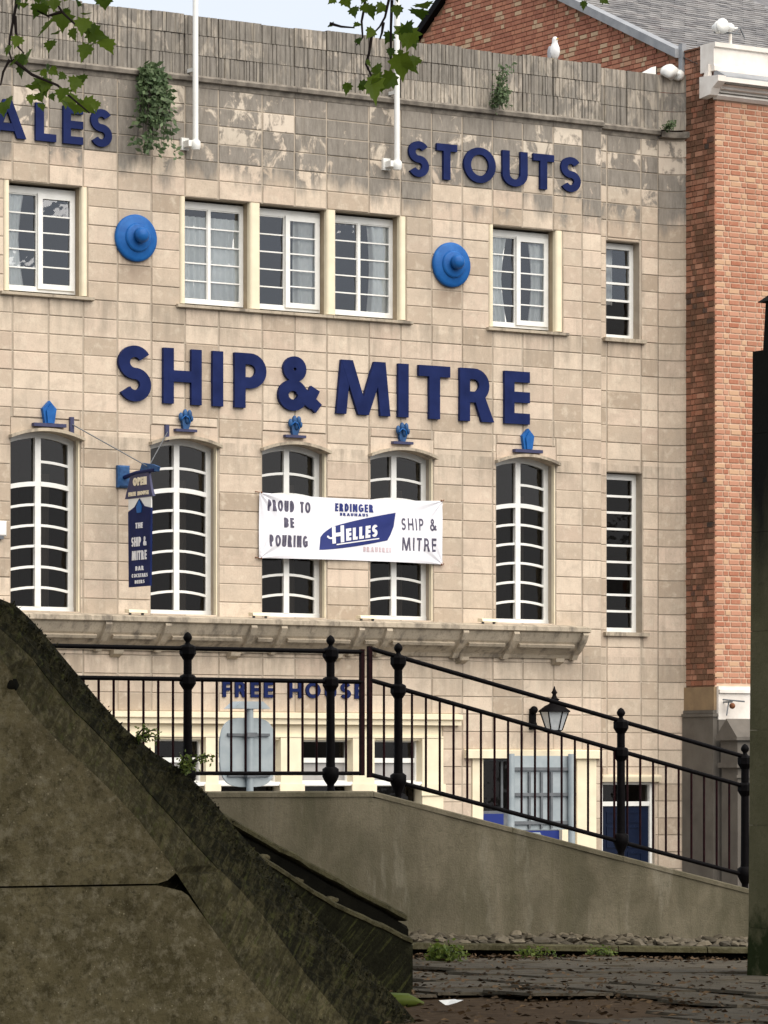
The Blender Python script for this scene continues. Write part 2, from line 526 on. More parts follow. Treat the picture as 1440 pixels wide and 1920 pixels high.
class MB:
    def __init__(s):
        s.v, s.f, s.sm = [], [], []

    def add(s, vs, fs, smooth=False):
        n = len(s.v)
        s.v += [tuple(p) for p in vs]
        s.f += [tuple(i + n for i in f) for f in fs]
        s.sm += [smooth] * len(fs)
        return s

    def box(s, x0, x1, y0, y1, z0, z1):
        return s.add([(x0, y0, z0), (x1, y0, z0), (x1, y1, z0), (x0, y1, z0), (x0, y0, z1), (x1, y0, z1), (x1, y1, z1), (x0, y1, z1)],
                     [(0, 3, 2, 1), (4, 5, 6, 7), (0, 1, 5, 4), (1, 2, 6, 5), (2, 3, 7, 6), (3, 0, 4, 7)])

    def cbox(s, x0, x1, y0, y1, z0, z1, c=.01):
        """box whose front (-y) edges are chamfered"""
        return s.add([(x0 + c, y0, z0 + c), (x1 - c, y0, z0 + c), (x1 - c, y0, z1 - c), (x0 + c, y0, z1 - c),
                      (x0, y0 + c, z0), (x1, y0 + c, z0), (x1, y0 + c, z1), (x0, y0 + c, z1),
                      (x0, y1, z0), (x1, y1, z0), (x1, y1, z1), (x0, y1, z1)],
                     [(0, 1, 2, 3), (0, 4, 5, 1), (1, 5, 6, 2), (2, 6, 7, 3), (3, 7, 4, 0), (4, 8, 9, 5), (5, 9, 10, 6), (6, 10, 11, 7), (7, 11, 8, 4), (8, 11, 10, 9)])

    def prism(s, poly, a, b, fn):
        """polygon (u,v) extruded from a to b, fn(u,v,w)->xyz"""
        n = len(poly)
        vs = [fn(u, v, a) for u, v in poly] + [fn(u, v, b) for u, v in poly]
        fs = [tuple(range(n)), tuple(range(2 * n - 1, n - 1, -1))]
        fs += [(i, i + n, (i + 1) % n + n, (i + 1) % n) for i in range(n)]
        return s.add(vs, fs)

    def tube(s, pts, r, n=8, cap=True, smooth=True):
        pts = [Vector(p) for p in pts]
        rs = r if isinstance(r, (list, tuple)) else [r] * len(pts)
        vs, fs = [], []
        for i, p in enumerate(pts):
            d = (pts[min(i + 1, len(pts) - 1)] - pts[max(i - 1, 0)]).normalized()
            up = Vector((0, 0, 1)) if abs(d.z) < .9 else Vector((0, 1, 0))
            a = d.cross(up).normalized()
            b = d.cross(a).normalized()
            for k in range(n):
                t = 2 * PI * (k + .5) / n
                vs.append(p + a * (math.cos(t) * rs[i]) + b * (math.sin(t) * rs[i]))
        for i in range(len(pts) - 1):
            for k in range(n):
                k2 = (k + 1) % n
                fs.append((i * n + k, i * n + k2, (i + 1) * n + k2, (i + 1) * n + k))
        s.add(vs, fs, smooth)
        if cap:
            s.add(vs[:n], [tuple(range(n))])
            s.add(vs[-n:], [tuple(range(n))[::-1]])
        return s

    def lathe(s, prof, c, axis='z', n=16, smooth=True, rot=0):
        """profile [(radius, height)] about an axis through c"""
        vs, fs = [], []
        for r, h in prof:
            for k in range(n):
                t = 2 * PI * (k + .5) / n + rot
                a, b = r * math.cos(t), r * math.sin(t)
                if axis == 'z':
                    vs.append((c[0] + a, c[1] + b, c[2] + h))
                elif axis == 'y':
                    vs.append((c[0] + a, c[1] + h, c[2] + b))
                else:
                    vs.append((c[0] + h, c[1] + a, c[2] + b))
        for i in range(len(prof) - 1):
            for k in range(n):
                k2 = (k + 1) % n
                fs.append((i * n + k, i * n + k2, (i + 1) * n + k2, (i + 1) * n + k))
        s.add(vs, fs, smooth)
        if prof[0][0] > 1e-4:
            s.add(vs[:n], [tuple(range(n))[::-1]])
        if prof[-1][0] > 1e-4:
            s.add(vs[-n:], [tuple(range(n))])
        return s

    def ball(s, c, r, n=10, m=6, sc=(1, 1, 1)):
        vs, fs = [], []
        for i in range(m + 1):
            ph = -PI / 2 + PI * i / m
            for k in range(n):
                t = 2 * PI * k / n
                vs.append((c[0] + r * sc[0] * math.cos(ph) * math.cos(t), c[1] + r * sc[1] * math.cos(ph) * math.sin(t), c[2] + r * sc[2] * math.sin(ph)))
        for i in range(m):
            for k in range(n):
                k2 = (k + 1) % n
                fs.append((i * n + k, i * n + k2, (i + 1) * n + k2, (i + 1) * n + k))
        return s.add(vs, fs, True)

    def build(s, name, mat, parent=None, label=None, cat=None, group=None, kind=None, o=None):
        xs = [p[0] for p in s.v]
        ys = [p[1] for p in s.v]
        zs = [p[2] for p in s.v]
        c = Vector(((min(xs) + max(xs)) / 2, (min(ys) + max(ys)) / 2, min(zs) if parent is None else (min(zs) + max(zs)) / 2))
        if o is not None:
            c = Vector(o)
        me = bpy.data.meshes.new(name)
        me.from_pydata([(p[0] - c.x, p[1] - c.y, p[2] - c.z) for p in s.v], [], s.f)
        if any(s.sm):
            me.polygons.foreach_set('use_smooth', s.sm)
        me.materials.append(M[mat] if isinstance(mat, str) else mat)
        me.update()
        ob = bpy.data.objects.new(name, me)
        COL.objects.link(ob)
        ob.location = c - (origin(parent) if parent else Vector((0, 0, 0)))
        if parent:
            ob.parent = parent
        tag(ob, label, cat, group, kind)
        return ob


def tag(ob, label=None, cat=None, group=None, kind=None):
    if label:
        ob['label'] = label
    if cat:
        ob['category'] = cat
    if group:
        ob['group'] = group
    if kind:
        ob['kind'] = kind
    return ob


def thing(name, loc, label, cat, group=None):
    ob = bpy.data.objects.new(name, None)
    COL.objects.link(ob)
    ob.location = loc
    ob.empty_display_size = .2
    return tag(ob, label, cat, group)


CACHE = {}


def shared(name, key, maker, mat, parent, loc):
    """object that shares mesh data with all others of the same key; maker fills an MB centred on 0"""
    if key not in CACHE:
        b = MB()
        maker(b)
        me = bpy.data.meshes.new(name)
        me.from_pydata(b.v, [], b.f)
        if any(b.sm):
            me.polygons.foreach_set('use_smooth', b.sm)
        me.materials.append(M[mat])
        CACHE[key] = me
    ob = bpy.data.objects.new(name, CACHE[key])
    COL.objects.link(ob)
    ob.parent = parent
    ob.location = Vector(loc) - origin(parent)
    return ob


def subtract(rects, holes):
    for hx0, hx1, hz0, hz1 in holes:
        res = []
        for x0, x1, z0, z1 in rects:
            if hx1 <= x0 + 1e-6 or hx0 >= x1 - 1e-6 or hz1 <= z0 + 1e-6 or hz0 >= z1 - 1e-6:
                res.append((x0, x1, z0, z1))
                continue
            if hx0 > x0:
                res.append((x0, hx0, z0, z1))
            if hx1 < x1:
                res.append((hx1, x1, z0, z1))
            a, b = max(x0, hx0), min(x1, hx1)
            if hz0 > z0:
                res.append((a, b, z0, hz0))
            if hz1 < z1:
                res.append((a, b, hz1, z1))
        rects = res
    return rects


# ------------------------------------------------------------------ stroke lettering
def arc(cx, cy, rx, ry, a0, a1, n=14):
    return [(cx + rx * math.cos(R(a0 + (a1 - a0) * i / n)), cy + ry * math.sin(R(a0 + (a1 - a0) * i / n))) for i in range(n + 1)]


def glyph(ch, w, k=1.0):
    """returns width and strokes/polygons for a capital of height 1, stroke w, width factor k"""
    h = w / 2
    Lx, P = [], []
    if ch == 'I':
        W = w
        Lx = [[(h, 0), (h, 1)]]
    elif ch == 'H':
        W = .76 * k
        Lx = [[(h, 0), (h, 1)], [(W - h, 0), (W - h, 1)], [(h, .5), (W - h, .5)]]
    elif ch == 'L':
        W = .50 * k
        Lx = [[(h, 1), (h, h), (W, h)]]
    elif ch == 'E':
        W = .53 * k
        Lx = [[(W, 1 - h), (h, 1 - h), (h, h), (W, h)], [(h, .51), (W, .51)]]
    elif ch == 'F':
        W = .50 * k
        Lx = [[(W, 1 - h), (h, 1 - h), (h, 0)], [(h, .51), (W * .92, .51)]]
    elif ch == 'T':
        W = .60 * k
        Lx = [[(0, 1 - h), (W, 1 - h)], [(W / 2, 0), (W / 2, 1)]]
    elif ch in 'PRB':
        W = .60 * k
        c = .46
        r = (1 - h - c) / 2
        cxx = W - h - r * min(1, k) * .95
        Lx = [[(h, 0), (h, 1)], [(h, 1 - h)] + arc(cxx, c + r, W - h - cxx, r, 90, -90) + [(h, c)]]
        if ch == 'R':
            W2 = .70 * k
            P = [[(W2 - w * 1.25, 0), (W2, 0), (W2 * .62 + w * .35, .48), (W2 * .62 - w * .75, .48)]]
            W = W2
        if ch == 'B':
            r2 = (c - h) / 2
            Lx.append([(h, h)] + arc(cxx, h + r2, W - h - cxx, r2, -90, 90))
    elif ch == 'D':
        W = .68 * k
        Lx = [[(h, 0), (h, 1)], [(h, 1 - h), (W * .35, 1 - h)] + arc(W * .35, .5, W * .65 - h, .5 - h, 90, -90) + [(h, h)]]
    elif ch == 'O':
        W = .92 * k
        Lx = [arc(W / 2, .5, W / 2 - h, .5 - h, 0, 360, 28)]
    elif ch == 'C' or ch == 'G':
        W = .80 * k
        Lx = [arc(W / 2, .5, W / 2 - h, .5 - h, 45, 315, 24)]
        if ch == 'G':
            Lx.append([(W * .5, .46), (W - h, .46), (W - h, .12)])
    elif ch == 'U':
        W = .70 * k
        r = W / 2 - h
        Lx = [[(h, 1)] + arc(W / 2, h + min(r, .4), r, min(r, .4), 180, 360, 16) + [(W - h, 1)]]
    elif ch == 'S':
        W = .60 * k
        r = (1 - w) / 4
        Lx = [arc(W / 2, .5 + r, W / 2 - h, r, 28, 262, 20) + arc(W / 2, .5 - r, W / 2 - h, r, 82, -152, 20)]
    elif ch == 'A':
        W = .86 * k
        s = w * 1.06
        P = [[(0, 0), (s, 0), (W / 2 + s * .45, 1), (W / 2 - s * .45, 1)], [(W - s, 0), (W, 0), (W / 2 + s * .45, 1), (W / 2 - s * .45, 1)]]
        Lx = [[(W * .2, .28), (W * .8, .28)]]
    elif ch == 'M':
        W = 1.06 * k
        a = W * .09
        P = [[(0, 0), (w * .95, 0), (a + w * .95, 1), (a, 1)], [(W - w * .95, 0), (W, 0), (W - a, 1), (W - a - w * .95, 1)],
             [(a, 1), (a + w * 1.1, 1), (W / 2 + w * .5, 0), (W / 2 - w * .5, 0)],
             [(W - a - w * 1.1, 1), (W - a, 1), (W / 2 + w * .5, 0), (W / 2 - w * .5, 0)]]
    elif ch == 'N':
        W = .75 * k
        Lx = [[(h, 0), (h, 1)], [(W - h, 0), (W - h, 1)]]
        P = [[(0, 1), (w, 1), (W, 0), (W - w, 0)]]
    elif ch == 'K':
        W = .68 * k
        Lx = [[(h, 0), (h, 1)]]
        P = [[(w, .42), (w, .62), (W - w, 1), (W, 1)], [(w * 1.3, .62), (w * 1.9, .72), (W, 0), (W - w * 1.1, 0)]]
    elif ch == '&':
        W = .86 * k
        Lx = [arc(W * .39, .765, W * .265 - h * .9, .235 - h, 90, 450, 24), arc(W * .345, .285, W * .345 - h * .95, .285 - h, 90, 450, 28),
              [(W * .50, .40), (W * .74, .22), (W * .965, .06)], [(W * .66, .10), (W * .78, .26), (W * .885, .43)]]
    else:
        W = .3 * k
    return W, Lx, P


def ribbon(mb, pts, w, d0, d1, fn, fine=False):
    closed = math.dist(pts[0], pts[-1]) < 1e-5
    q = [pts[0]]
    for a, b in zip(pts[:-1], pts[1:]):
        k = max(1, math.ceil(math.dist(a, b) / .12)) if fine else 1
        q += [(a[0] + (b[0] - a[0]) * i / k, a[1] + (b[1] - a[1]) * i / k) for i in range(1, k + 1)]
    pts = q
    if closed:
        pts = pts[:-1]
    n = len(pts)
    Ls, Rs = [], []
    for i in range(n):
        p = pts[i]
        if closed:
            a, b = pts[i - 1], pts[(i + 1) % n]
        else:
            a = pts[i - 1] if i else None
            b = pts[i + 1] if i < n - 1 else None
        def nn(q, r):
            dx, dy = r[0] - q[0], r[1] - q[1]
            l = math.hypot(dx, dy) or 1
            return (-dy / l, dx / l)
        if a is None:
            m = nn(p, b); sc = 1
        elif b is None:
            m = nn(a, p); sc = 1
        else:
            n1, n2 = nn(a, p), nn(p, b)
            mx_, my_ = n1[0] + n2[0], n1[1] + n2[1]
            l = math.hypot(mx_, my_) or 1
            m = (mx_ / l, my_ / l)
            sc = 1 / max(.5, m[0] * n1[0] + m[1] * n1[1])
        Ls.append((p[0] + m[0] * w / 2 * sc, p[1] + m[1] * w / 2 * sc))
        Rs.append((p[0] - m[0] * w / 2 * sc, p[1] - m[1] * w / 2 * sc))
    vs = []
    for l, r in zip(Ls, Rs):
        vs += [fn(l[0], l[1], d1), fn(r[0], r[1], d1), fn(l[0], l[1], d0), fn(r[0], r[1], d0)]
    fs = []
    rngn = n if closed else n - 1
    for i in range(rngn):
        a, b = 4 * i, 4 * ((i + 1) % n)
        fs += [(a, a + 1, b + 1, b), (a + 2, a, b, b + 2), (a + 1, a + 3, b + 3, b + 1)]
    if not closed:
        fs += [(0, 2, 3, 1), (4 * n - 4, 4 * n - 3, 4 * n - 1, 4 * n - 2)]
    mb.add(vs, fs)


def letter_mesh(ch, x, z, H, w, k, depth, fn, width=None, fine=False):
    """adds capital ch with its lower-left corner at (x,z), cap height H"""
    mb = MB()
    W, Ls, Ps = glyph(ch, w, k)
    sx = H if width is None else width / W
    e = 0
    for pl in Ls:
        ribbon(mb, pl, w, -.01, depth + e, lambda u, v, d: fn(x + u * sx, z + v * H, d), fine)
        e += .0012
    for pg in Ps:
        if fine and len(pg) == 4:
            n = 8
            lp = lambda a, b, t: (a[0] + (b[0] - a[0]) * t, a[1] + (b[1] - a[1]) * t)
            for i in range(n):
                qd = [lp(pg[0], pg[3], i / n), lp(pg[1], pg[2], i / n), lp(pg[1], pg[2], (i + 1) / n), lp(pg[0], pg[3], (i + 1) / n)]
                mb.prism(qd, -.01, depth + e, lambda u, v, d: fn(x + u * sx, z + v * H, d))
            e += .0012
            continue
        mb.prism(pg, -.01, depth + e, lambda u, v, d: fn(x + u * sx, z + v * H, d))
        e += .0012
    return mb, W * sx


def words(txt, x0, x1, z, H, w, depth, fn, mat, parent, name, k=.8, gap=.16, fine=False):
    """a line of capitals fitted between x0 and x1, each letter a part of its own"""
    tot = 0
    ws = []
    for ch in txt:
        W = .35 if ch == ' ' else glyph(ch, w, k)[0]
        ws.append(W)
        tot += W + gap
    tot -= gap
    sx = (x1 - x0) / tot
    x = x0
    for ch, W in zip(txt, ws):
        if ch != ' ':
            m, _ = letter_mesh(ch, x, z, H, w, k, depth, fn, W * sx, fine)
            m.build(name, mat, parent)
        x += (W + gap) * sx


# =================================================================== SETTING
b = MB()
b.add([(-900, -900, -1.1), (1400, -900, -1.1), (1400, 1500, -1.1), (-900, 1500, -1.1)], [(0, 1, 2, 3)])
b.build('ground', 'asphalt', kind='structure')
MB().box(-60, 60, -22, -2.6, -1.3, -1.09).build('road', 'asphalt', kind='structure')
MB().box(-60, 60, -2.6, 4, -1.3, -.95).build('pavement', 'pavement', kind='structure')


def zg(x):
    return -.035 * max(0, x + 17.5)


# plaza: sheet that falls gently to the right
b = MB()
xs = [-75, -45, -30, -25, -20, -17.5, -15, -13, -11, -8, -4]
for i in range(len(xs) - 1):
    z0, z1 = zg(xs[i]) - .03, zg(xs[i + 1]) - .03
    b.add([(xs[i], -75, z0), (xs[i + 1], -75, z1), (xs[i + 1], -24.7, z1), (xs[i], -24.7, z0)], [(0, 1, 2, 3)])
    b.add([(xs[i], -24.7, z0), (xs[i + 1], -24.7, z1), (xs[i + 1], -24.7, -1.2), (xs[i], -24.7, -1.2)], [(0, 1, 2, 3)])
plaza = b.build('plaza', 'dirt', kind='structure')
# paving flags
pr = random.Random(3)
y = -37.2
row = 0
flags = []
while y < -27.2:
    d = pr.choice([.55, .62, .7])
    x = -21.5 + pr.random() * .6
    while x < -11.5:
        wd = pr.choice([.75, .9, 1.05])
        flags.append((x, y, wd, d))
        x += wd
    y += d
    row += 1
cx_, cy_ = CAMX, CAMY
cnt = 0
for x, y, wd, d in flags:
    # left end of the plaza is buried under dirt
    if x + wd * .5 < -19.3 + 1.2 * math.sin(y * .9) - .55 * (y + 36):
        if pr.random() < .9:
            continue
    zt = zg(x + wd / 2) + pr.uniform(-.012, .012)
    key = ('flag', round(wd, 2), round(d, 2))
    def mk(m, wd=wd, d=d):
        g = .012
        m.add([(-wd / 2 + g, -d / 2 + g, .012), (wd / 2 - g, -d / 2 + g, .012), (wd / 2 - g, d / 2 - g, .012), (-wd / 2 + g, d / 2 - g, .012),
               (-wd / 2 + g * .4, -d / 2 + g * .4, -.01), (wd / 2 - g * .4, -d / 2 + g * .4, -.01), (wd / 2 - g * .4, d / 2 - g * .4, -.01), (-wd / 2 + g * .4, d / 2 - g * .4, -.01)],
              [(0, 1, 2, 3), (0, 4, 5, 1), (1, 5, 6, 2), (2, 6, 7, 3), (3, 7, 4, 0)])
    ob = shared('paving_flag', key, mk, 'paving', plaza, (x + wd / 2, y + d / 2, zt))
    ob.rotation_euler = (pr.uniform(-.012, .012), pr.uniform(-.01, .01) + .02, pr.uniform(-.006, .006))
    cnt += 1

# dead leaves and crumbs on the plaza
b = MB()
for i in range(4200):
    x = pr.gauss(-20.0, 1.7)
    y = pr.uniform(-36.5, -26.6)
    if i % 5 == 0:
        x = pr.uniform(-21, -12)
    if i % 4 == 1:
        t = pr.random()
        x, y = -20.6 + 7 * t, -26.9 - pr.random() ** 2 * 1.2
    s = pr.uniform(.008, .04)
    a = pr.uniform(0, 2 * PI)
    z = zg(x) + .022 + pr.random() * .012
    c1, s1 = math.cos(a) * s, math.sin(a) * s
    t1, t2 = pr.uniform(-.014, .02), pr.uniform(-.01, .02)
    b.add([(x - c1, y - s1, z), (x + s1 * .5, y - c1 * .5, z + t1), (x + c1, y + s1, z + t2 * .5), (x - s1 * .5, y + c1 * .5, z + t2)], [(0, 1, 2, 3)])
b.build('leaf_litter', 'litter', label='brown dead leaves and crumbs strewn over the dirt and paving', cat='leaf litter', kind='stuff')

# =================================================================== PUB
PUB = thing('pub_building', (-1.77, 6, -.95), 'cream stone pub with fluted parapet, blue letters and tall arched windows', 'pub')
CO = .302
ZB = 9.26
XC = -1.77
XL, XR = -8.02, 4.55
offs = [0, .63, 1.47, 2.11, 2.74, 3.37, 4.0, 4.63, 5.28, 5.9]
cols = sorted([XC + o for o in offs] + [XC - o for o in offs[1:]])
cols = [XL] + [c for c in cols if XL + .2 < c < XR - .2] + [XR]
courses = [ZB + CO * i for i in range(-34, 13)]     # -1.0 .. 12.88
courses = [z for z in courses if -.96 < z < 12.95]
courses[0] = -.95
UH, US = 11.07, 9.32          # upper window head and sill
UPW = [(-7.10, -5.80), (-3.87, -2.64), (-2.44, -1.14), (-.96, .32), (2.25, 3.56)]
LOW = [(-7.08, -5.83), (-4.52, -3.26), (-2.40, -1.15), (-.27, 1.0), (2.31, 3.56)]
LZ0, LZ1, LTOP = 4.21, 6.97, 7.30
GW = [(-7.06, -5.9), (-5.66, -4.72), (-4.47, -3.5), (-3.26, -2.06), (-1.64, -.64), (-.21, .76)]
holes = []
holes += [(-7.20, -5.69, US - .06, UH), (-3.97, .45, US - .06, UH), (2.16, 3.71, US - .06, UH)]
holes += [(a, c, LZ0, LTOP) for a, c in LOW]
holes += [(-7.3, 1.19, -.95, 2.42)]
holes += [(1.80, 4.42, -.95, 1.86)]
RBX0, RBX1 = 4.55, 5.94       # set-back end bay
RBY = .2
rh = [(4.80, 5.53, 9.27, 11.02), (4.81, 5.59, 4.06, 6.93), (4.71, 5.86, -.95, 1.45)]

blocks = []     # (x0,x1,z0,z1,yfront)
for i in range(len(courses) - 1):
    for j in range(len(cols) - 1):
        for r in subtract([(cols[j], cols[j + 1], courses[i], courses[i + 1])], holes):
            if r[1] - r[0] > .03 and r[3] - r[2] > .02:
                blocks.append(r + (0.,))
rc = [RBX0, 4.81, 5.56, RBX1]
for i in range(len(courses) - 1):
    rr = rc if i % 2 else [RBX0, 4.81, 5.20, 5.56, RBX1]
    rr = rc
    for j in range(len(rr) - 1):
        for r in subtract([(rr[j], rr[j + 1], courses[i], courses[i + 1])], rh):
            if r[1] - r[0] > .03 and r[3] - r[2] > .02:
                blocks.append(r + (RBY,))
wall = thing('wall', (-1.77, .2, -.95), None, None)
wall.parent = PUB
wall.location = Vector((-1.77, .2, -.95)) - origin(PUB)
br = random.Random(11)
blocks.sort(key=lambda r: -(r[1] - r[0]) * (r[3] - r[2]) * (1 if r[2] > 2.5 and r[1] > -7.2 else .2))
rest = MB()
G = .010
for n, (x0, x1, z0, z1, yf) in enumerate(blocks):
    gx, gz = G * br.uniform(1.1, 1.6), G * br.uniform(.5, .85)
    wd, ht = round(x1 - x0 - 2 * gx, 3), round(z1 - z0 - 2 * gz, 3)
    jy = br.uniform(-.006, .006)
    if n < 300:
        def mk(m, wd=wd, ht=ht):
            m.cbox(-wd / 2, wd / 2, 0, .33, -ht / 2, ht / 2, .008)
        ob = shared('stone_block', ('blk', wd, ht), mk, 'stone', wall, ((x0 + x1) / 2, yf + jy, (z0 + z1) / 2))
    else:
        rest.cbox(x0 + gx, x1 - gx, yf + jy, yf + .33, z0 + gz, z1 - gz, .008)
rest.build('masonry', 'stone', wall, kind='stuff')

# mortar core behind the faces of the blocks, with the same openings
core = MB()
for x0, x1, z0, z1 in subtract([(XL, XR, -.95, 12.99)], holes):
    core.box(x0, x1, .014, .40, z0, z1)
for x0, x1, z0, z1 in subtract([(RBX0 + .001, RBX1, -.95, 12.99)], rh):
    core.box(x0, x1, RBY + .014, RBY + .40, z0, z1)
core.build('mortar', 'mortar', wall)
# curved end pier that sweeps forward to the brick flank
SPX, SPY = 6.39, -.02
sp = MB()
spm = MB()
def arcpt(t):
    # concave quarter sweep
    return (RBX1 + (SPX - RBX1) * math.sin(t * PI / 2) ** .9, RBY + (SPY - RBY) * (1 - math.cos(t * PI / 2)))
for i in range(len(courses) - 1):
    z0, z1 = courses[i] + G, courses[i + 1] - G
    for a, c in ((0, 1),):
        n = 6
        P_ = [arcpt(a + (c - a) * k / n) for k in range(n + 1)]
        vs = [(p[0], p[1], z0) for p in P_] + [(p[0], p[1], z1) for p in P_] + [(p[0] + .1, p[1] + .3, z0) for p in P_] + [(p[0] + .1, p[1] + .3, z1) for p in P_]
        fs = []
        for k in range(n):
            fs += [(k, k + 1, n + 2 + k, n + 1 + k), (n + 1 + k, n + 2 + k, 3 * (n + 1) + k + 1, 3 * (n + 1) + k), (k, 2 * (n + 1) + k, 2 * (n + 1) + k + 1, k + 1)]
        MB().add(vs, fs).build('stone_block', 'stone', wall)
P_ = [arcpt(k / 6) for k in range(7)]
vs = [(p[0] + .005, p[1] + .014, -.95) for p in P_] + [(p[0] + .005, p[1] + .014, 13.0) for p in P_]
MB().add(vs, [(k, k + 1, k + 8, k + 7) for k in range(6)]).build('mortar', 'mortar', wall)

# arch stones over the tall windows
ARISE = .13


def archz(x, a, c, rise=ARISE):
    m = (a + c) / 2
    return rise * (1 - ((x - m) / ((c - a) / 2)) ** 2)


for a, c in LOW:
    n = 12
    poly = [(a + (c - a) * i / n, LZ1 + archz(a + (c - a) * i / n, a, c)) for i in range(n + 1)] + [(c, LTOP - G), (a, LTOP - G)]
    MB().prism(poly, -.002, .40, lambda u, v, d: (u, d, v)).build('arch_stone', 'stone', PUB)
    band = [(a - .04 + (c - a + .08) * i / n, LZ1 + archz(a + (c - a) * i / n, a, c) - .012) for i in range(n + 1)]
    poly = band + [(p[0], p[1] + .05) for p in band[::-1]]
    MB().prism(poly, -.11, .05, lambda u, v, d: (u, d, v)).build('hood_mould', 'cornice', PUB)

# string course and fluted parapet
def strip(name, prof, x0, x1, mat, yoff=0):
    """profile (y,z) run along x"""
    return MB().prism(prof, x0, x1, lambda u, v, d: (d, u + yoff, v)).build(name, mat, PUB)


SP = [(.2, 12.88), (.0, 12.88), (-.015, 12.955), (-.08, 12.97), (-.095, 13.03), (-.05, 13.07), (.2, 13.07)]
edges = [XL] + [c for c in cols[2:-1:2]] + [XR]
for a, c in zip(edges[:-1], edges[1:]):
    strip('string_course', SP, a + .003, c - .003, 'string')
strip('string_course', SP, RBX0 + .003, RBX1, 'string', RBY)
P_ = [arcpt(k / 6) for k in range(7)]
b = MB()
for pr_ in ((12.88, .0), ):
    vs = [(p[0], p[1] - .10, 12.93) for p in P_] + [(p[0], p[1] - .11, 13.03) for p in P_] + [(p[0], p[1] + .2, 12.88) for p in P_] + [(p[0], p[1] + .2, 13.07) for p in P_]
    fs = []
    for k in range(6):
        fs += [(k, k + 1, k + 8, k + 7), (k + 7, k + 8, k + 22, k + 21), (k, k + 14, k + 15, k + 1)]
    b.add(vs, fs)
b.build('string_course', 'string', PUB)


def flute(m, wd, ht, nf):
    """fluted block centred on 0, ribs proud"""
    pts = []
    pw = wd / nf
    x = -wd / 2
    fr = random.Random(int(wd * 1e4) + nf)
    ws = [fr.uniform(.5, 1.6) for _ in range(nf)]
    for i in range(nf):
        pw = wd * ws[i] / sum(ws)
        a = fr.uniform(.5, .72)
        dd = fr.uniform(.006, .022)
        o0 = fr.uniform(-.006, .008)
        pts += [(x, dd), (x + pw * .08, o0), (x + pw * (.12 + a), o0), (x + pw * (.18 + a), dd)]
        x += pw
    pts.append((wd / 2, .02))
    n = len(pts)
    vs = [(p[0], p[1], -ht / 2) for p in pts] + [(p[0], p[1], ht / 2) for p in pts] + [(p[0], .3, ht / 2) for p in pts]
    fs = [(i, i + 1, n + i + 1, n + i) for i in range(n - 1)] + [(n + i, n + i + 1, 2 * n + i + 1, 2 * n + i) for i in range(n - 1)]
    m.add(vs, fs)


fr = random.Random(5)
rows_ = [(13.075, 13.40), (13.41, 13.735), (13.745, 14.05)]
for z0, z1 in rows_:
    MB().box(RBX1 - .03, RBX1 + .02, RBY + .004, RBY + .2, z0, z1).build('stone_block', 'flute', PUB)
para = thing('parapet', (-1.77, .2, 13.07), None, None)
para.parent = PUB
para.location = Vector((-1.77, .2, 13.07)) - origin(PUB)
for x0, x1 in zip(cols[:-1], cols[1:]):
    for z0, z1 in rows_:
        nf = max(3, round((x1 - x0) / .078))
        top = z1 + (fr.uniform(-.012, .03) if z1 > 14 else 0)
        wd, ht = round(x1 - x0 - .01, 3), round(top - z0, 2)
        v = fr.randrange(3)
        shared('fluted_block', ('fl', wd, ht, nf + v - 1), lambda m, wd=wd, ht=ht, q=nf + v - 1: flute(m, wd, ht, max(3, q)), 'flute', para,
               ((x0 + x1) / 2, .0 + fr.uniform(-.008, .008), (z0 + top) / 2))
for x0, x1 in ((RBX0, 5.25), (5.25, RBX1)):
    for z0, z1 in rows_:
        wd, ht = round(x1 - x0 - .01, 3), round(z1 - z0, 2)
        shared('fluted_block', ('fl', wd, ht, 6), lambda m, wd=wd, ht=ht: flute(m, wd, ht, 6), 'flute', para, ((x0 + x1) / 2, RBY, (z0 + z1) / 2))
for z0, z1 in rows_:
    P_ = [arcpt(k / 6) for k in range(7)]
    vs = [(p[0], p[1], z0) for p in P_] + [(p[0], p[1], z1) for p in P_] + [(p[0] + .1, p[1] + .3, z1) for p in P_]
    MB().add(vs, [(k, k + 1, k + 8, k + 7) for k in range(6)] + [(k + 7, k + 8, k + 15, k + 14) for k in range(6)]).build('stone_block', 'flute', para)
MB().box(XL, XR, .07, .30, 13.07, 14.03).box(RBX0, RBX1 + .1, RBY + .07, RBY + .3, 13.07, 14.03).build('parapet_core', 'mortar', para)
# body of the pub
body = MB()
body.box(XL, XL + .3, .41, 11, -.95, 13.6)
body.box(XL, 6.33, 10.7, 11, -.95, 13.6)
body.box(XL, 6.33, .41, 11, 13.35, 13.45)
body.build('side_wall', 'stone', PUB)
inner = MB()
for z0, z1 in ((-.9, 3.3), (3.6, 7.9), (8.4, 12.2)):
    inner.add([(XL + .31, 3.2, z0), (6.3, 3.2, z0), (6.3, 3.2, z1), (XL + .31, 3.2, z1)], [(0, 1, 2, 3)])
    inner.add([(XL + .31, .42, z0), (6.3, .42, z0), (6.3, 3.2, z0), (XL + .31, 3.2, z0)], [(0, 1, 2, 3)])
    inner.add([(XL + .31, .42, z1), (6.3, .42, z1), (6.3, 3.2, z1), (XL + .31, 3.2, z1)], [(0, 1, 2, 3)])
    for x in (XL + .31, -5.3, -3.1, -.7, 1.6, 4.3, 6.3):
        inner.add([(x, .62, z0), (x, 3.2, z0), (x, 3.2, z1), (x, .62, z1)], [(0, 1, 2, 3)])
inner.build('interior', 'dark', PUB)


# ---------------------------------------------------------------- upper windows
def wempty(x, y, z, name='window'):
    e = bpy.data.objects.new(name, None)
    COL.objects.link(e)
    e.parent = PUB
    e.location = Vector((x, y, z)) - origin(PUB)
    e.empty_display_size = .2
    return e


FY = .23
pn = random.Random(9)


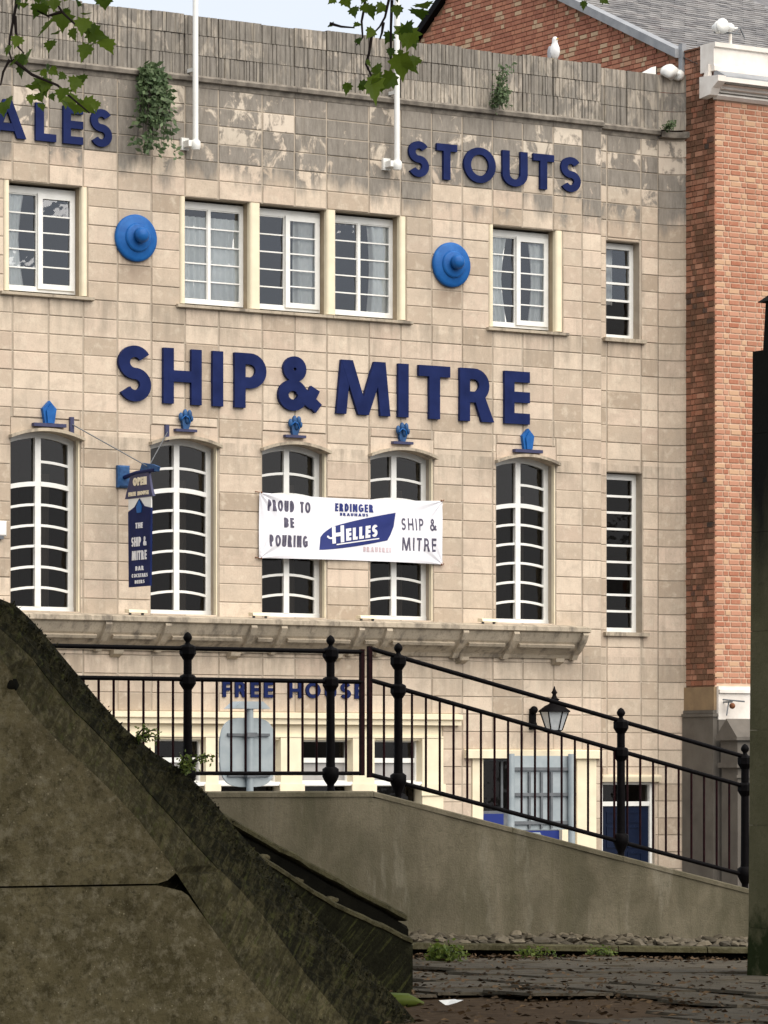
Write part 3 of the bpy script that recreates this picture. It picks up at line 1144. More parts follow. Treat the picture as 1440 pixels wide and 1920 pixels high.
def ring(m, x0, x1, y0, y1, z0, z1, t, tb=None, tt=None):
    tb = tb or t
    tt = tt or t
    m.box(x0, x0 + t, y0, y1, z0, z1)
    m.box(x1 - t, x1, y0, y1, z0, z1)
    m.box(x0 + t, x1 - t, y0, y1, z0, z0 + tb)
    m.box(x0 + t, x1 - t, y0, y1, z1 - tt, z1)


def pane(W, x0, x1, z0, z1, y, mat):
    m = MB()
    a, c = pn.uniform(-.009, .009), pn.uniform(-.009, .009)
    vs = [(x0, y - a - c, z0), (x1, y + a - c, z0), (x1, y + a + c, z1), (x0, y - a + c, z1)]
    vs2 = [(p[0], p[1] + .004, p[2]) for p in vs]
    m.add(vs, [(0, 1, 2, 3)])
    return m.build('pane', mat, W)


def casement(W, x0, x1, z0, z1, rows, y, t, mat='glass', name='casement', bar=.022, brk=None):
    m = MB()
    ring(m, x0, x1, y, y + .05, z0, z1, t)
    m.build(name, 'white', W)
    hh = (z1 - z0 - 2 * t) / rows
    for r in range(rows):
        za = z0 + t + hh * r
        pane(W, x0 + t, x1 - t, za, za + hh, y + .03, mat)
        if r:
            MB().box(x0 + t, x1 - t, y + .008, y + .042, za - bar / 2, za + bar / 2).build('glazing_bar', 'white', W)


def upper_window(x0, x1, opened):
    W = wempty((x0 + x1) / 2, FY, US)
    z0, z1 = US + .03, UH - .04
    m = MB()
    ring(m, x0 - .06, x1 + .02, FY, FY + .07, z0, z1, .065, .07, .11)
    m.build('frame', 'white', W)
    xa, xb = x0 + .005, x1 - .045
    xm = xa + (xb - xa) * .485
    za, zb = z0 + .07, z1 - .11
    if opened == 'R':
        casement(W, xa, xm, za, zb, 5, FY + .012, .018)
        casement(W, xm, xb + .02, za - .02, zb + .02, 5, FY - .035, .085)
    else:
        casement(W, xa, xm - .02, za, zb, 5, FY + .012, .018)
        casement(W, xm + .02, xb, za, zb, 5, FY + .012, .018)
        MB().box(xm - .025, xm + .025, FY, FY + .07, za, zb).build('mullion', 'white', W)
    return W


for (a, c), op in zip(UPW, ['R', 'N', 'R', 'N', 'R']):
    upper_window(a, c, op)


# cream jambs and mullions
def jamb(x0, x1, ylast=.09, rnd_=.05):
    """painted stone upright with a rounded nose"""
    n = 6
    pts = [(x0, ylast)] + [(x0 + rnd_ - rnd_ * math.cos(PI / 2 * i / n), rnd_ - rnd_ * math.sin(PI / 2 * i / n) - .01) for i in range(n + 1)]
    pts += [(x1 - rnd_ + rnd_ * math.sin(PI / 2 * i / n), rnd_ - rnd_ * math.cos(PI / 2 * i / n) - .01) for i in range(n + 1)] + [(x1, ylast)]
    MB().prism(pts, US - .01, UH, lambda u, v, d: (u, v, d)).build('jamb', 'cream', PUB)
    MB().box(x0 + .004, x1 - .004, .091, .42, US - .01, UH).build('reveal', 'revealstone', PUB)


for a, c in ((-7.20, -7.10), (-5.80, -5.69), (-3.97, -3.87), (-2.64, -2.44), (-1.14, -.96), (.32, .45), (2.16, 2.25), (3.56, 3.71)):
    jamb(a, c)
for a, c in ((-7.28, -5.60), (-4.05, -1.06), (-1.05, .55), (2.10, 3.80)):
    MB().prism([(.19, US - .005), (-.075, US - .03), (-.075, US - .075), (-.05, US - .085), (.30, US - .085), (.30, US - .005)], a, c, lambda u, v, d: (d, u, v)).build('sill', 'cornice', PUB)


# ---------------------------------------------------------------- tall arched windows
def tall_window(a, c, first_merge):
    W = wempty((a + c) / 2, FY, LZ0)
    rise = ARISE
    x0, x1 = a - .02, c + .0
    xm = (x0 + x1) / 2 - .02
    y0, y1 = FY, FY + .07
    n = 14

    def az(x):
        return archz(x, a, c, .085)
    fw = .075
    m = MB()
    m.box(x0, x0 + .04, y0, y1, LZ0, LZ1)
    m.box(x1 - .02 - fw, x1 + .02, y0, y1, LZ0, LZ1)
    m.box(x0, x1, y0 - .012, y1, LZ0, LZ0 + .075)
    xs_ = [x0 + (x1 - x0) * i / n for i in range(n + 1)]
    lo = [(x, LZ1 - .10 + archz(x, a, c)) for x in xs_]
    m.prism(lo + [(p[0], p[1] + .17) for p in lo[::-1]], y0 - .006, y1 + .004, lambda u, v, d: (u, d, v))
    m.build('frame', 'white', W)
    MB().box(c - .022, c + .012, .02, .10, LZ0, LZ1 + .02).build('lining', 'cream', W)
    MB().box(xm - .052, xm + .052, y0 - .02, y1 - .005, LZ0 + .07, LZ1 + .04).build('mullion', 'white', W)
    lv = [LZ0 + .075, LZ0 + .30]
    while lv[-1] < LZ1 - .5:
        lv.append(lv[-1] + .333)
    lv = lv[:7] + [lv[6] + .36, LZ1 - .06]
    for side in (0, 1):
        xa, xb = (x0 + .04, xm - .045) if side == 0 else (xm + .045, x1 - .09)
        for r in range(len(lv) - 1):
            zl, zh = lv[r], lv[r + 1]
            merged = first_merge and side == 0 and r >= 6
            if merged and r == 7:
                continue
            if merged:
                zh = lv[8]
            k = 4
            ax = [xa + (xb - xa) * i / k for i in range(k + 1)]
            lob = [(x, zl + (az(x) if r else 0)) for x in ax]
            hib = [(x, zh + az(x)) for x in ax]
            tl = pn.uniform(-.02, .02)
            mm = MB()
            vs = [(p[0], FY + .035 + tl * (p[0] - xa) * 2, p[1]) for p in lob + hib]
            mm.add(vs, [(i, i + 1, k + 2 + i, k + 1 + i) for i in range(k)])
            mm.build('pane', 'glassmid' if r >= 6 else 'glassdark', W)
            if r:
                tr = r == 6
                t = .042 if not tr else .075
                dy = -.012 if not tr else -.035
                q = [(x, z - t / 2) for x, z in lob]
                MB().prism(q + [(x, z + t) for x, z in q[::-1]], FY + .01 + dy, FY + .05 + (.003 if tr else 0), lambda u, v, d: (u, d, v)).build('glazing_bar' if not tr else 'transom', 'white', W)
    return W


for i, (a, c) in enumerate(LOW):
    tall_window(a, c, i in (0, 4))


# ---------------------------------------------------------------- windows of the end bay
def bay_window(x0, x1, z0, z1, rows, name, op=False):
    W = wempty((x0 + x1) / 2, RBY + .2, z0)
    y0 = RBY + .2
    m = MB()
    ring(m, x0 - .02, x1 - .0, y0, y0 + .07, z0, z1, .085, .085, .10)
    m.build('frame', 'white', W)
    za, zb = z0 + .085, z1 - .10
    hh = (zb - za) / rows
    for r in range(rows):
        pane(W, x0 + .065, x1 - .085, za + hh * r, za + hh * (r + 1), y0 + .035, 'glassdark' if not (op and r >= 2) else 'glass')
        if r:
            MB().box(x0 + .065, x1 - .085, y0 - .004, y0 + .045, za + hh * r - .02, za + hh * r + .02).build('glazing_bar', 'white', W)
    MB().box(x0 - .08, x1 + .10, RBY - .08, RBY + .2, z0 - .07, z0 - .003).build('sill', 'cornice', W)
    return W


bay_window(4.80, 5.53, 9.30, 11.00, 5, 'window', True)
bay_window(4.81, 5.59, 4.10, 6.91, 9, 'window')

# ---------------------------------------------------------------- canopy cornice over the ground floor
CX0, CX1 = -7.47, 3.93
cp = [(.02, 3.60), (-.05, 3.60), (-.09, 3.66), (-.20, 3.74), (-.33, 3.88), (-.40, 4.00), (-.42, 4.04)]
can = wempty((CX0 + CX1) / 2, 0, 3.6, 'canopy')
MB().prism(cp + [(.02, 4.04)], CX0, CX1, lambda u, v, d: (d, u, v)).build('cove', 'cornice', can)
ex = [CX0 - .05, -5.5, -3.3, -1.2, .9, 2.6, CX1 + .05]
for a, c in zip(ex[:-1], ex[1:]):
    MB().prism([(.02, 4.042), (-.44, 4.042), (-.485, 4.06), (-.485, 4.13), (-.44, 4.15), (.02, 4.19)], a + .003, c - .003, lambda u, v, d: (d, u, v)).build('cap_stone', 'cornice', can)
for rx in (-7.42, -5.55, -4.45, -2.83, -2.25, -.73, -.18, 1.37, 2.42, 3.88):
    rp = [(u - .035, v - (.02 if i == 0 else 0)) for i, (u, v) in enumerate(cp)]
    rp = [(.0, 3.575), (-.11, 3.575)] + [(u - .075, v) for u, v in cp[2:-1]] + [(-.46, 4.04), (.0, 4.04)]
    MB().prism(rp, rx - .055, rx + .055, lambda u, v, d: (d, u, v)).build('rib', 'cornice', can)
for a, c in ((-7.3, -5.65), (-5.45, -4.55), (-4.35, -2.93), (-2.73, -2.35), (-2.15, -.83), (-.63, -.28), (-.08, 1.27), (1.47, 2.32), (2.52, 3.78)):
    MB().prism([(-.255, 3.785), (-.315, 3.775), (-.345, 3.82), (-.30, 3.845), (-.27, 3.84)], a + .05, c - .05, lambda u, v, d: (d, u, v)).build('moulding', 'cornice', can)
for bx in (-5.2, -3.0, -1.0, 1.55, 3.55):
    MB().prism([(.0, 3.60), (-.16, 3.60), (-.14, 3.54), (.0, 3.48)], bx - .09, bx + .09, lambda u, v, d: (d, u, v)).build('bracket', 'cornice', can)

# ---------------------------------------------------------------- ground floor shopfront
sf = wempty(-3, 0, -.95, 'shopfront')
MB().prism([(.02, 2.42), (-.09, 2.42), (-.09, 2.50), (-.14, 2.52), (-.14, 2.60), (.02, 2.62)], -7.35, 1.52, lambda u, v, d: (d, u, v)).build('lintel', 'cream', sf)
MB().box(-7.3, 1.19, .02, .3, 2.16, 2.42).build('fascia', 'cream', sf)
MB().box(-7.3, 1.19, -.03, .02, 2.20, 2.235).build('moulding', 'cream', sf)
pil = [(-5.9, -5.66), (-4.72, -4.47), (-3.5, -3.26), (-2.06, -1.64), (-.64, -.21), (.76, 1.19)]
for a, c in pil:
    MB().box(a, c, -.03, .25, -.5, 2.19).build('pilaster', 'cream', sf)
    MB().box(a - .03, c + .03, -.06, -.031, 1.22, 1.42).build('pilaster_block', 'cream', sf)
    MB().box(a - .05, c + .05, -.08, .2, -.95, -.5).build('plinth', 'greypaint', sf)
for a, c in GW:
    W = wempty((a + c) / 2, .2, -.2)
    m = MB()
    ring(m, a, c, .16, .24, 1.38, 2.16, .03, .10, .03)
    m.box(a + .03, c - .03, .155, .235, 1.78, 1.86)
    m.build('frame', 'white', W)
    pane(W, a + .03, c - .03, 1.86, 2.13, .20, 'glassdark')
    m = MB().add([(a + .03, .20, 1.48), (c - .03, .20, 1.48), (c - .03, .20, 1.78), (a + .03, .20, 1.78)], [(0, 1, 2, 3)])
    m.build('pane', 'frost', W)
    MB().box(a - .02, c + .02, -.02, .158, 1.395, 1.46).build('sill', 'white', W)
    pane(W, a + .02, c - .02, .55, 1.38, .20, 'glassdark')
    MB().box(a, c, .1, .26, -.95, .55).build('stall_riser', 'door', W)
# right hand opening
MB().prism([(.02, 1.86), (-.10, 1.86), (-.10, 1.99), (.02, 2.02)], 1.63, 4.50, lambda u, v, d: (d, u, v)).build('lintel', 'cream', sf)
MB().box(1.80, 2.02, -.02, .3, -.95, 1.86).build('pilaster', 'cream', sf)
MB().box(4.02, 4.42, -.02, .3, -.95, 1.86).build('pilaster', 'cream', sf)
MB().box(4.00, 4.018, -.03, .3, -.95, 1.86).build('pilaster_bead', 'cream', sf)
MB().box(3.72, 3.98, .03, .3, -.95, 1.86).build('pilaster', 'cream', sf)
W = wempty(2.9, .2, -.2)
m = MB()
ring(m, 2.02, 3.72, .16, .24, .9, 1.86, .05)
m.box(2.52, 2.56, .165, .235, .95, 1.81)
m.box(3.12, 3.16, .165, .235, .95, 1.81)
m.build('frame', 'galvdark', W)
for a, c in ((2.07, 2.52), (2.56, 3.12), (3.16, 3.67)):
    pane(W, a, c, .95, 1.81, .2, 'glassdark')
MB().box(2.02, 2.54, .12, .26, .18, .9).build('stall_riser', 'panelblue', W)
MB().box(2.545, 3.72, .12, .26, .18, .60).build('stall_riser', 'panelblue', W)
MB().box(2.545, 3.72, .14, .26, .602, .9).build('stall_riser', 'galvdark', W)
MB().box(2.02, 3.72, .12, .26, -.95, .178).build('plinth', 'greypaint', W)
# door in the end bay
D = wempty(5.25, RBY, -.95, 'door')
dx0, dx1 = 4.72, 5.76
m = MB()
ring(m, dx0, dx1 + .1, RBY + .08, RBY + .2, -.95, 1.45, .055, .02, .05)
m.box(dx0 + .055, dx1 + .045, RBY + .09, RBY + .19, 1.02, 1.10)
m.build('frame', 'white', D)
pane(D, dx0 + .05, dx1 + .05, 1.10, 1.40, RBY + .15, 'glassdark')
lf = MB().box(dx0 + .055, dx1 + .045, RBY + .12, RBY + .17, -.93, 1.02).build('door_leaf', 'door', D)
for px in (dx0 + .16, dx0 + .62):
    for pz0, pz1 in ((.72, .92), (.28, .66), (-.55, .2)):
        m = MB()
        ring(m, px, px + .32, RBY + .105, RBY + .12, pz0, pz1, .03)
        m.build('door_panel', 'door', D)
MB().prism([(RBY + .02, 1.45), (RBY - .06, 1.45), (RBY - .09, 1.53), (RBY - .09, 1.56), (RBY + .02, 1.58)], 4.66, 5.95, lambda u, v, d: (d, u, v)).build('door_hood', 'cream', D)

# =================================================================== SIGNS ON THE PUB
def front(y=0.):
    return lambda u, v, d: (u, y - d, v)


def sign(label, letters, H, z, w, depth, mat, y=0.):
    """letters: [(char, x0, x1)]"""
    t = thing('letter_sign', ((letters[0][1] + letters[-1][2]) / 2, y, z), label, 'lettering')
    for ch, x0, x1 in letters:
        mb, _ = letter_mesh(ch, x0, z, H, w, 1.0, depth, front(y), x1 - x0)
        mb.build('letter', mat, t)
    return t


sign('very large navy letters SHIP & MITRE across the middle of the pub front',
     [('S', -5.15, -4.55), ('H', -4.32, -3.60), ('I', -3.39, -3.19), ('P', -2.97, -2.36), ('&', -2.12, -1.31),
      ('M', -.99, .09), ('I', .25, .46), ('T', .67, 1.31), ('R', 1.51, 2.22), ('E', 2.44, 2.97)], .91, 7.65, .205, .06, 'navy', -.004)
sign('navy letters ALES high on the left, partly behind hanging leaves',
     [('A', -7.50, -6.83), ('L', -6.66, -6.29), ('E', -6.16, -5.80), ('S', -5.66, -5.27)], .61, 11.74, .20, .05, 'navy', -.004)
sign('navy letters STOUTS high on the right below the parapet',
     [('S', 0.47, 0.88), ('T', 1.04, 1.46), ('O', 1.60, 2.26), ('U', 2.40, 2.93), ('T', 3.05, 3.49), ('S', 3.64, 4.06)], .61, 11.76, .20, .05, 'navy', -.004)
sign('small navy letters FREE HOUSE under the canopy, behind the railing',
     [('F', -3.18, -3.02), ('R', -2.94, -2.72), ('E', -2.64, -2.46), ('E', -2.38, -2.20), ('H', -1.90, -1.65), ('O', -1.57, -1.28), ('U', -1.19, -.97), ('S', -.88, -.68), ('E', -.60, -.42)], .26, 2.86, .20, .03, 'navy', -.004)

# ---------------------------------------------------------------- blue bosses
for lab, x in (('bright blue round boss on the wall between ALES and the three-light window', -4.82), ('bright blue round boss on the wall between three-light window and STOUTS end window', 1.35)):
    t = thing('wall_boss', (x, 0, 10.31), lab, 'ornament', 'blue round bosses on the pub wall')
    c = (x, 0, 10.31)
    MB().lathe([(.36, .02), (.385, -.01), (.385, -.05), (.37, -.07), (.33, -.08), (.24, -.10)], c, 'y', 44).build('disc', 'blue', t)
    MB().lathe([(.24, -.085), (.225, -.13), (.205, -.145), (.12, -.165), (.0, -.17)], c, 'y', 36, False).build('dome', 'blue', t)
    MB().lathe([(.105, -.15), (.105, -.20), (.125, -.205), (.125, -.26), (.10, -.30), (.06, -.33), (.0, -.335)], (c[0], 0, c[2] + .03), 'y', 24).build('knob', 'blue', t)

# ---------------------------------------------------------------- ornaments over the tall windows
def spade(x, z, lab):
    t = thing('window_finial', (x, 0, z), lab, 'ornament', 'blue ornaments above the tall windows')
    MB().box(x - .29, x + .29, -.10, 0, z, z + .055).build('ledge', 'slateblue', t)
    pr0 = [(-.085, .057), (.085, .057), (.125, .29), (.0, .42), (-.125, .29)]
    m = MB()
    m.prism([(x + u, z + v) for u, v in pr0], -.075, .0, lambda u, v, d: (u, d, v))
    m.prism([(x + u * .55, z + .06 + (v - .06) * .85) for u, v in pr0], -.105, -.076, lambda u, v, d: (u, d, v))
    m.build('body', 'blue', t)


def tulip(x, z, lab):
    t = thing('window_finial', (x, 0, z), lab, 'ornament', 'blue ornaments above the tall windows')
    MB().box(x - .20, x + .20, -.09, 0, z, z + .045).build('ledge', 'slateblue', t)
    m = MB()
    m.prism([(x + u, z + v) for u, v in [(-.05, .047), (.05, .047), (.10, .19), (.05, .26), (-.08, .22)]], -.07, 0, lambda u, v, d: (u, d, v))
    for u, v, r, l, a in ((-.10, .24, .05, .11, -.5), (-.02, .29, .055, .13, -.1), (.065, .29, .05, .14, .25), (.02, .20, .05, .12, 0), (.105, .22, .035, .09, .5)):
        m.ball((x + u, -.07, z + v), r, 8, 6, (.85, .8, 1.5))
    m.build('body', 'blue2', t)
    MB().tube([(x - .10, -.1, z + .20), (x - .05, -.13, z + .26), (x + .02, -.12, z + .23), (x + .06, -.1, z + .15)], .012, 6).build('tendril', 'blue', t)


FZ = [7.20, 7.17, 7.17, 7.17, 7.20]
spade(-6.42, 7.16, 'blue spade-shaped finial on a wide ledge above the leftmost tall window')
tulip(-3.90, 7.20, 'blue tulip-shaped ornament over the tall window beside the hanging sign')
tulip(-1.80, 7.20, 'blue tulip-shaped ornament below the ampersand')
tulip(.34, 7.19, 'blue tulip-shaped ornament below the M and I of MITRE')
spade(2.93, 7.16, 'blue spade-shaped finial on a wide ledge below the final E of MITRE')

# ---------------------------------------------------------------- flagpoles
for x, lab in ((-3.86, 'white flagpole left, rising from wall between shrub and three-light window'), (.07, 'white flagpole right, in front of hanging leaves beside STOUTS')):
    t = thing('flagpole', (x, -.2, 11.85), lab, 'flagpole', 'white flagpoles on the parapet')
    MB().tube([(x + .05, -.22, 11.86), (x + .05, -.22, 14.5), (x + .05, -.22, 17.6)], [.05, .047, .036], 12).ball((x + .05, -.22, 17.65), .07).build('pole', 'white', t)
    MB().lathe([(.065, -.05), (.085, 0), (.085, .08), (.06, .11)], (x + .05, -.22, 11.86), 'z', 12).box(x - .09, x + .02, -.24, 0, 11.86, 11.96).box(x - .12, x + .02, -.06, 0, 11.82, 12.02).build('bracket', 'white', t)
    MB().box(x + .02, x + .08, -.2, 0, 13.1, 13.16).build('stay', 'white', t)

# ---------------------------------------------------------------- banner
BX0, BX1, BZ0, BZ1 = -2.49, 1.17, 5.17, 6.26


def bwave(u, v):
    """depth of the banner cloth in front of the wall"""
    s, t = (u - BX0) / (BX1 - BX0), (v - BZ0) / (BZ1 - BZ0)
    d = .05 + .012 * math.sin(9 * s + 2 * t) + .01 * math.sin(17 * s - 5 * t + 1)
    for cx, cz in ((0, 0), (0, 1), (1, 0), (1, 1)):
        a, e = abs(s - cx) * 3.4, abs(t - cz)
        r = math.hypot(a, e)
        ang = math.atan2(e, a)
        d += .018 * math.exp(-r * 1.8) * math.sin(ang * 11)
    return d


def bsag(u, v):
    s, t = (u - BX0) / (BX1 - BX0), (v - BZ0) / (BZ1 - BZ0)
    return -.035 * t * (1 - (2 * s - 1) ** 2) + .0 + (.02 * (1 - t)) * (1 - (2 * s - 1) ** 2)


def bfn(u, v, d):
    return (u, -bwave(u, v) - d, v + bsag(u, v))


ban = thing('banner', (-.66, 0, BZ0), 'white advertising banner with blue HELLES emblem hung across two tall windows', 'banner')
NX, NZ = 240, 80
vs = []
for j in range(NZ + 1):
    for i in range(NX + 1):
        vs.append(bfn(BX0 + (BX1 - BX0) * i / NX, BZ0 + (BZ1 - BZ0) * j / NZ, 0))
fs = [(j * (NX + 1) + i, j * (NX + 1) + i + 1, (j + 1) * (NX + 1) + i + 1, (j + 1) * (NX + 1) + i) for j in range(NZ) for i in range(NX)]
b = MB()
b.add(vs, fs, True)
b.build('cloth', 'banner', ban)
b = MB()
for p in ((BX0, BZ0), (BX1, BZ0), (BX0, BZ1), (BX1, BZ1)):
    q = bfn(p[0], p[1], 0)
    sg = -1 if p[0] < 0 else 1
    b.tube([q, (q[0] + sg * .05, .0, q[2] + .02)], .008, 6)
    b.ball((q[0] - sg * .03, q[1] - .004, q[2]), .018, 8, 5)
b.build('tie', 'rust', ban)


def densify(m, step=.03):
    """split long edges so that print follows the cloth: meshes are built from short strokes, so only map"""
    return m


def btext(txt, x0, x1, z, H, w, mat, k=.7, gap=.2, fn=bfn, e=.006):
    words(txt, x0, x1, z, H, w, e, fn, mat, ban, 'printed_letter', k, gap, True)


btext('PROUD TO', -2.33, -1.50, 5.97, .19, .20, 'printgrey', .62, .15)
btext('BE', -2.02, -1.83, 5.70, .17, .20, 'printgrey', .62, .15)
btext('POURING', -2.30, -1.55, 5.37, .20, .20, 'printgrey', .62, .15)
btext('ERDINGER', -1.00, -.26, 6.03, .14, .20, 'printnavy', .7, .14)
btext('BRAUHAUS', -.90, -.36, 5.955, .05, .20, 'printnavy')
btext('SHIP &', .32, 1.02, 5.74, .21, .16, 'printgrey', 1.0, .34)
btext('MITRE', .32, 1.02, 5.38, .23, .17, 'printgrey', 1.0, .3)
btext('BRAUEREI', -.44, .10, 5.335, .085, .2, 'printpink')
# blue swash with white lettering: a strip sheared upwards to the right
m = MB()
n = 24
top, bot = [], []
for i in range(n + 1):
    s = i / n
    u = -1.32 + 1.48 * s
    zt = 5.56 + .12 * min(1, s * 6) ** .6 + .36 * s + .03 * math.sin(s * PI)
    zb = 5.335 + .24 * s ** 1.25 - .012 * math.sin(s * PI)
    if s > .93:
        zb += (s - .93) * 3.2
    top.append((u + .03, zt))
    bot.append((u, zb))
vs = [bfn(*p, .0045) for p in bot] + [bfn(*p, .0045) for p in top]
mid = [bfn((p[0] + q[0]) / 2, (p[1] + q[1]) / 2, .0045) for p, q in zip(bot, top)]
m.add(vs[:n + 1] + mid, [(i, i + 1, n + 2 + i, n + 1 + i) for i in range(n)])
m.add(mid + vs[n + 1:], [(i, i + 1, n + 2 + i, n + 1 + i) for i in range(n)])
m.build('emblem', 'printnavy', ban)


def hfn(u, v, d):
    return bfn(u, v + (u + 1.0) * .16, d)


m, _ = letter_mesh('H', -1.06, 5.46, .30, .22, 1, .010, hfn, .23, True)
m.build('print', 'printwhite', ban)
m = MB()
ribbon(m, [(-1.16 + .0, 5.60)] + arc(-1.08, 5.615, .06, .055, 200, 380, 10) + [(-1.02, 5.66)], .03, .0, .009, hfn)
m.build('print', 'printwhite', ban)
btext('ELLES', -.79, -.17, 5.475, .215, .24, 'printwhite', .8, .14, hfn, .010)
m = MB()
ribbon(m, [(-.98 + .85 * i / 10, 5.435) for i in range(11)], .02, .0, .008, hfn)
m.build('print', 'printwhite', ban)

# ---------------------------------------------------------------- hanging sign on bracket
HX = -5.06
hs = thing('hanging_sign', (HX, 0, 4.6), 'tall narrow navy sign hanging from a wall bracket beside the tall windows', 'sign')
MB().cbox(HX - .11, HX + .11, -.09, 0, 6.24, 6.60, .03).build('wall_plate', 'blue2', hs)
MB().tube([(HX, -.05, 6.40), (HX, -.5, 6.45), (HX, -1.10, 6.46)], .035, 8).build('arm', 'navy', hs)
MB().prism([(-.62, 6.47), (-1.20, 6.43), (-1.24, 6.50), (-1.05, 6.55), (-.70, 6.60)], HX - .02, HX + .02, lambda u, v, d: (d, u, v)).build('arm_tip', 'blue2', hs)
side = lambda u, v, d: (HX - .02 - d, -u, v)      # u runs towards the street, read from the left
# plaque under the arm
MB().prism([(.20, 6.17), (.96, 6.17), (1.02, 6.09), (.92, 6.44), (.33, 6.44)], -.04, .0, side).build('plaque', 'slateblue', hs)
MB().prism([(.14, 6.045), (1.06, 6.045), (1.0, 6.17), (.2, 6.17)], -.045, .003, side).build('plaque_base', 'slateblue', hs)
words('OPEN', .42, .86, 6.24, .13, .26, .012, side, 'cream', hs, 'letter', .8, .1)
words('FREE HOUSE', .27, .93, 6.08, .065, .26, .012, side, 'cream', hs, 'letter', .8, .12)
MB().prism([(.24, 5.86), (1.0, 5.86), (1.0, 6.04), (.24, 6.04)], -.02, -.006, side).build('backing', 'white', hs)
panel = [(.27, 4.61), (.97, 4.61), (1.0, 5.86), (.78, 5.90), (.62, 6.03), (.46, 5.90), (.25, 5.83)]
MB().prism(panel, -.03, .006, side).build('panel', 'navy', hs)
MB().prism([(.55, 5.80), (.69, 5.80), (.71, 5.90), (.62, 6.00), (.53, 5.90)], -.0, .014, side).build('emblem', 'blue', hs)
for txt, a, c, z, H in (('THE', .50, .74, 5.55, .09), ('SHIP &', .37, .86, 5.26, .15), ('MITRE', .38, .87, 4.98 + .06, .15), ('BAR', .50, .77, 4.87, .07), ('COCKTAILS', .38, .90, 4.80 - .04, .06), ('BEERS', .48, .80, 4.66, .055)):
    words(txt, a, c, z, H, .22, .010, side, 'printwhite', hs, 'letter', .8, .12)
for wx, wz in ((-6.00, 7.22), (-4.24, 7.18)):
    MB().box(wx - .035, wx + .035, -.05, 0, wz - .15, wz + .12).build('stay_plate', 'slateblue', hs)
    MB().tube([(wx, -.05, wz), (HX, -.88, 6.52)], .009, 6).build('stay', 'galvdark', hs)

# ---------------------------------------------------------------- wall lantern
LXn = 3.05
ln = thing('wall_lantern', (LXn, 0, 2.3), 'old black lantern with milky panes on a wall bracket above the shopfront door', 'lantern')
MB().box(LXn - .06, LXn + .06, -.05, 0, 2.36, 2.72).ball((LXn, -.07, 2.70), .07).ball((LXn, -.07, 2.45), .055).build('wall_plate', 'iron', ln)
MB().tube([(LXn, -.05, 2.45), (LXn, -.3, 2.36), (LXn, -.55, 2.30), (LXn, -.68, 2.32)], .022, 8).build('arm', 'iron', ln)
lc = (LXn, -.68, 0)
MB().lathe([(.13, 2.34), (.24, 2.66)], lc, 'z', 6, False).build('panes', 'lampglass', ln)
m = MB()
for k in range(6):
    t = 2 * PI * (k + .5) / 6
    m.tube([(lc[0] + .135 * math.cos(t), lc[1] + .135 * math.sin(t), 2.34), (lc[0] + .245 * math.cos(t), lc[1] + .245 * math.sin(t), 2.66)], .012, 6)
m.lathe([(.10, 2.30), (.14, 2.345)], lc, 'z', 6, False)
m.build('frame', 'iron', ln)
MB().lathe([(.28, 2.655), (.28, 2.675), (.17, 2.76), (.09, 2.80), (.075, 2.86), (.10, 2.875), (.05, 2.90), (.03, 2.96), (.055, 2.99), (.03, 3.03), (.008, 3.10)], lc, 'z', 12).build('roof', 'iron', ln)

# ---------------------------------------------------------------- floodlights on the canopy
for x, lab in ((-4.95, 'small pale floodlight on canopy under the hanging sign'), (-2.62, 'small pale floodlight on canopy left of the banner'), (-.52, 'small pale floodlight on canopy below the banner middle'), (1.95, 'small pale floodlight on canopy right of the banner')):
    t = thing('floodlight', (x, -.3, 4.17), lab, 'floodlight', 'floodlights standing on the canopy')
    MB().prism([(-.36, 4.20), (-.20, 4.20), (-.20, 4.26), (-.34, 4.25)], x - .17, x + .17, lambda u, v, d: (d, u, v)).build('housing', 'cream', t)
    MB().box(x - .13, x - .10, -.30, -.26, 4.165, 4.20).box(x + .10, x + .13, -.30, -.26, 4.165, 4.20).build('bracket', 'galvdark', t)
t = thing('alarm_box', (-7.32, 0, 5.4), 'white alarm box on the wall at the left edge', 'alarm box')
MB().cbox(-7.45, -7.20, -.10, 0, 5.38, 5.62, .02).build('case', 'white', t)
MB().box(-7.40, -7.25, -.08, 0, 5.33, 5.38).build('strobe', 'galvdark', t)

# ---------------------------------------------------------------- curtains
def curtain(x0, x1, z0, z1, lab, y=.305, taper=0., grp='net curtains in the upper windows', folds=7, mat='curtain'):
    n, mrows = 40, 10
    vs = []
    ph = pn.uniform(0, 6)
    for j in range(mrows + 1):
        t = j / mrows
        for i in range(n + 1):
            s = i / n
            xx = x0 + (x1 - x0) * s
            if taper > 0:
                xx = x0 + (x1 - x0 - taper * math.sin(PI * min(1, (1 - t) * 1.0)) * .5 - taper * (1 - abs(2 * t - 1)) * .3) * s
            elif taper < 0:
                xx = x1 - (x1 - x0 + taper * math.sin(PI * (1 - t)) * .5) * (1 - s)
            vs.append((xx, y + .02 * math.sin(folds * 2 * PI * s + ph + .5 * math.sin(t * 4)) + .012 * math.sin(folds * 4.7 * s + ph), z0 + (z1 - z0) * t))
    fs = [(j * (n + 1) + i, j * (n + 1) + i + 1, (j + 1) * (n + 1) + i + 1, (j + 1) * (n + 1) + i) for j in range(mrows) for i in range(n)]
    m = MB()
    m.add(vs, fs, True)
    return m.build('curtain', mat, label=lab, cat='curtain', group=grp)


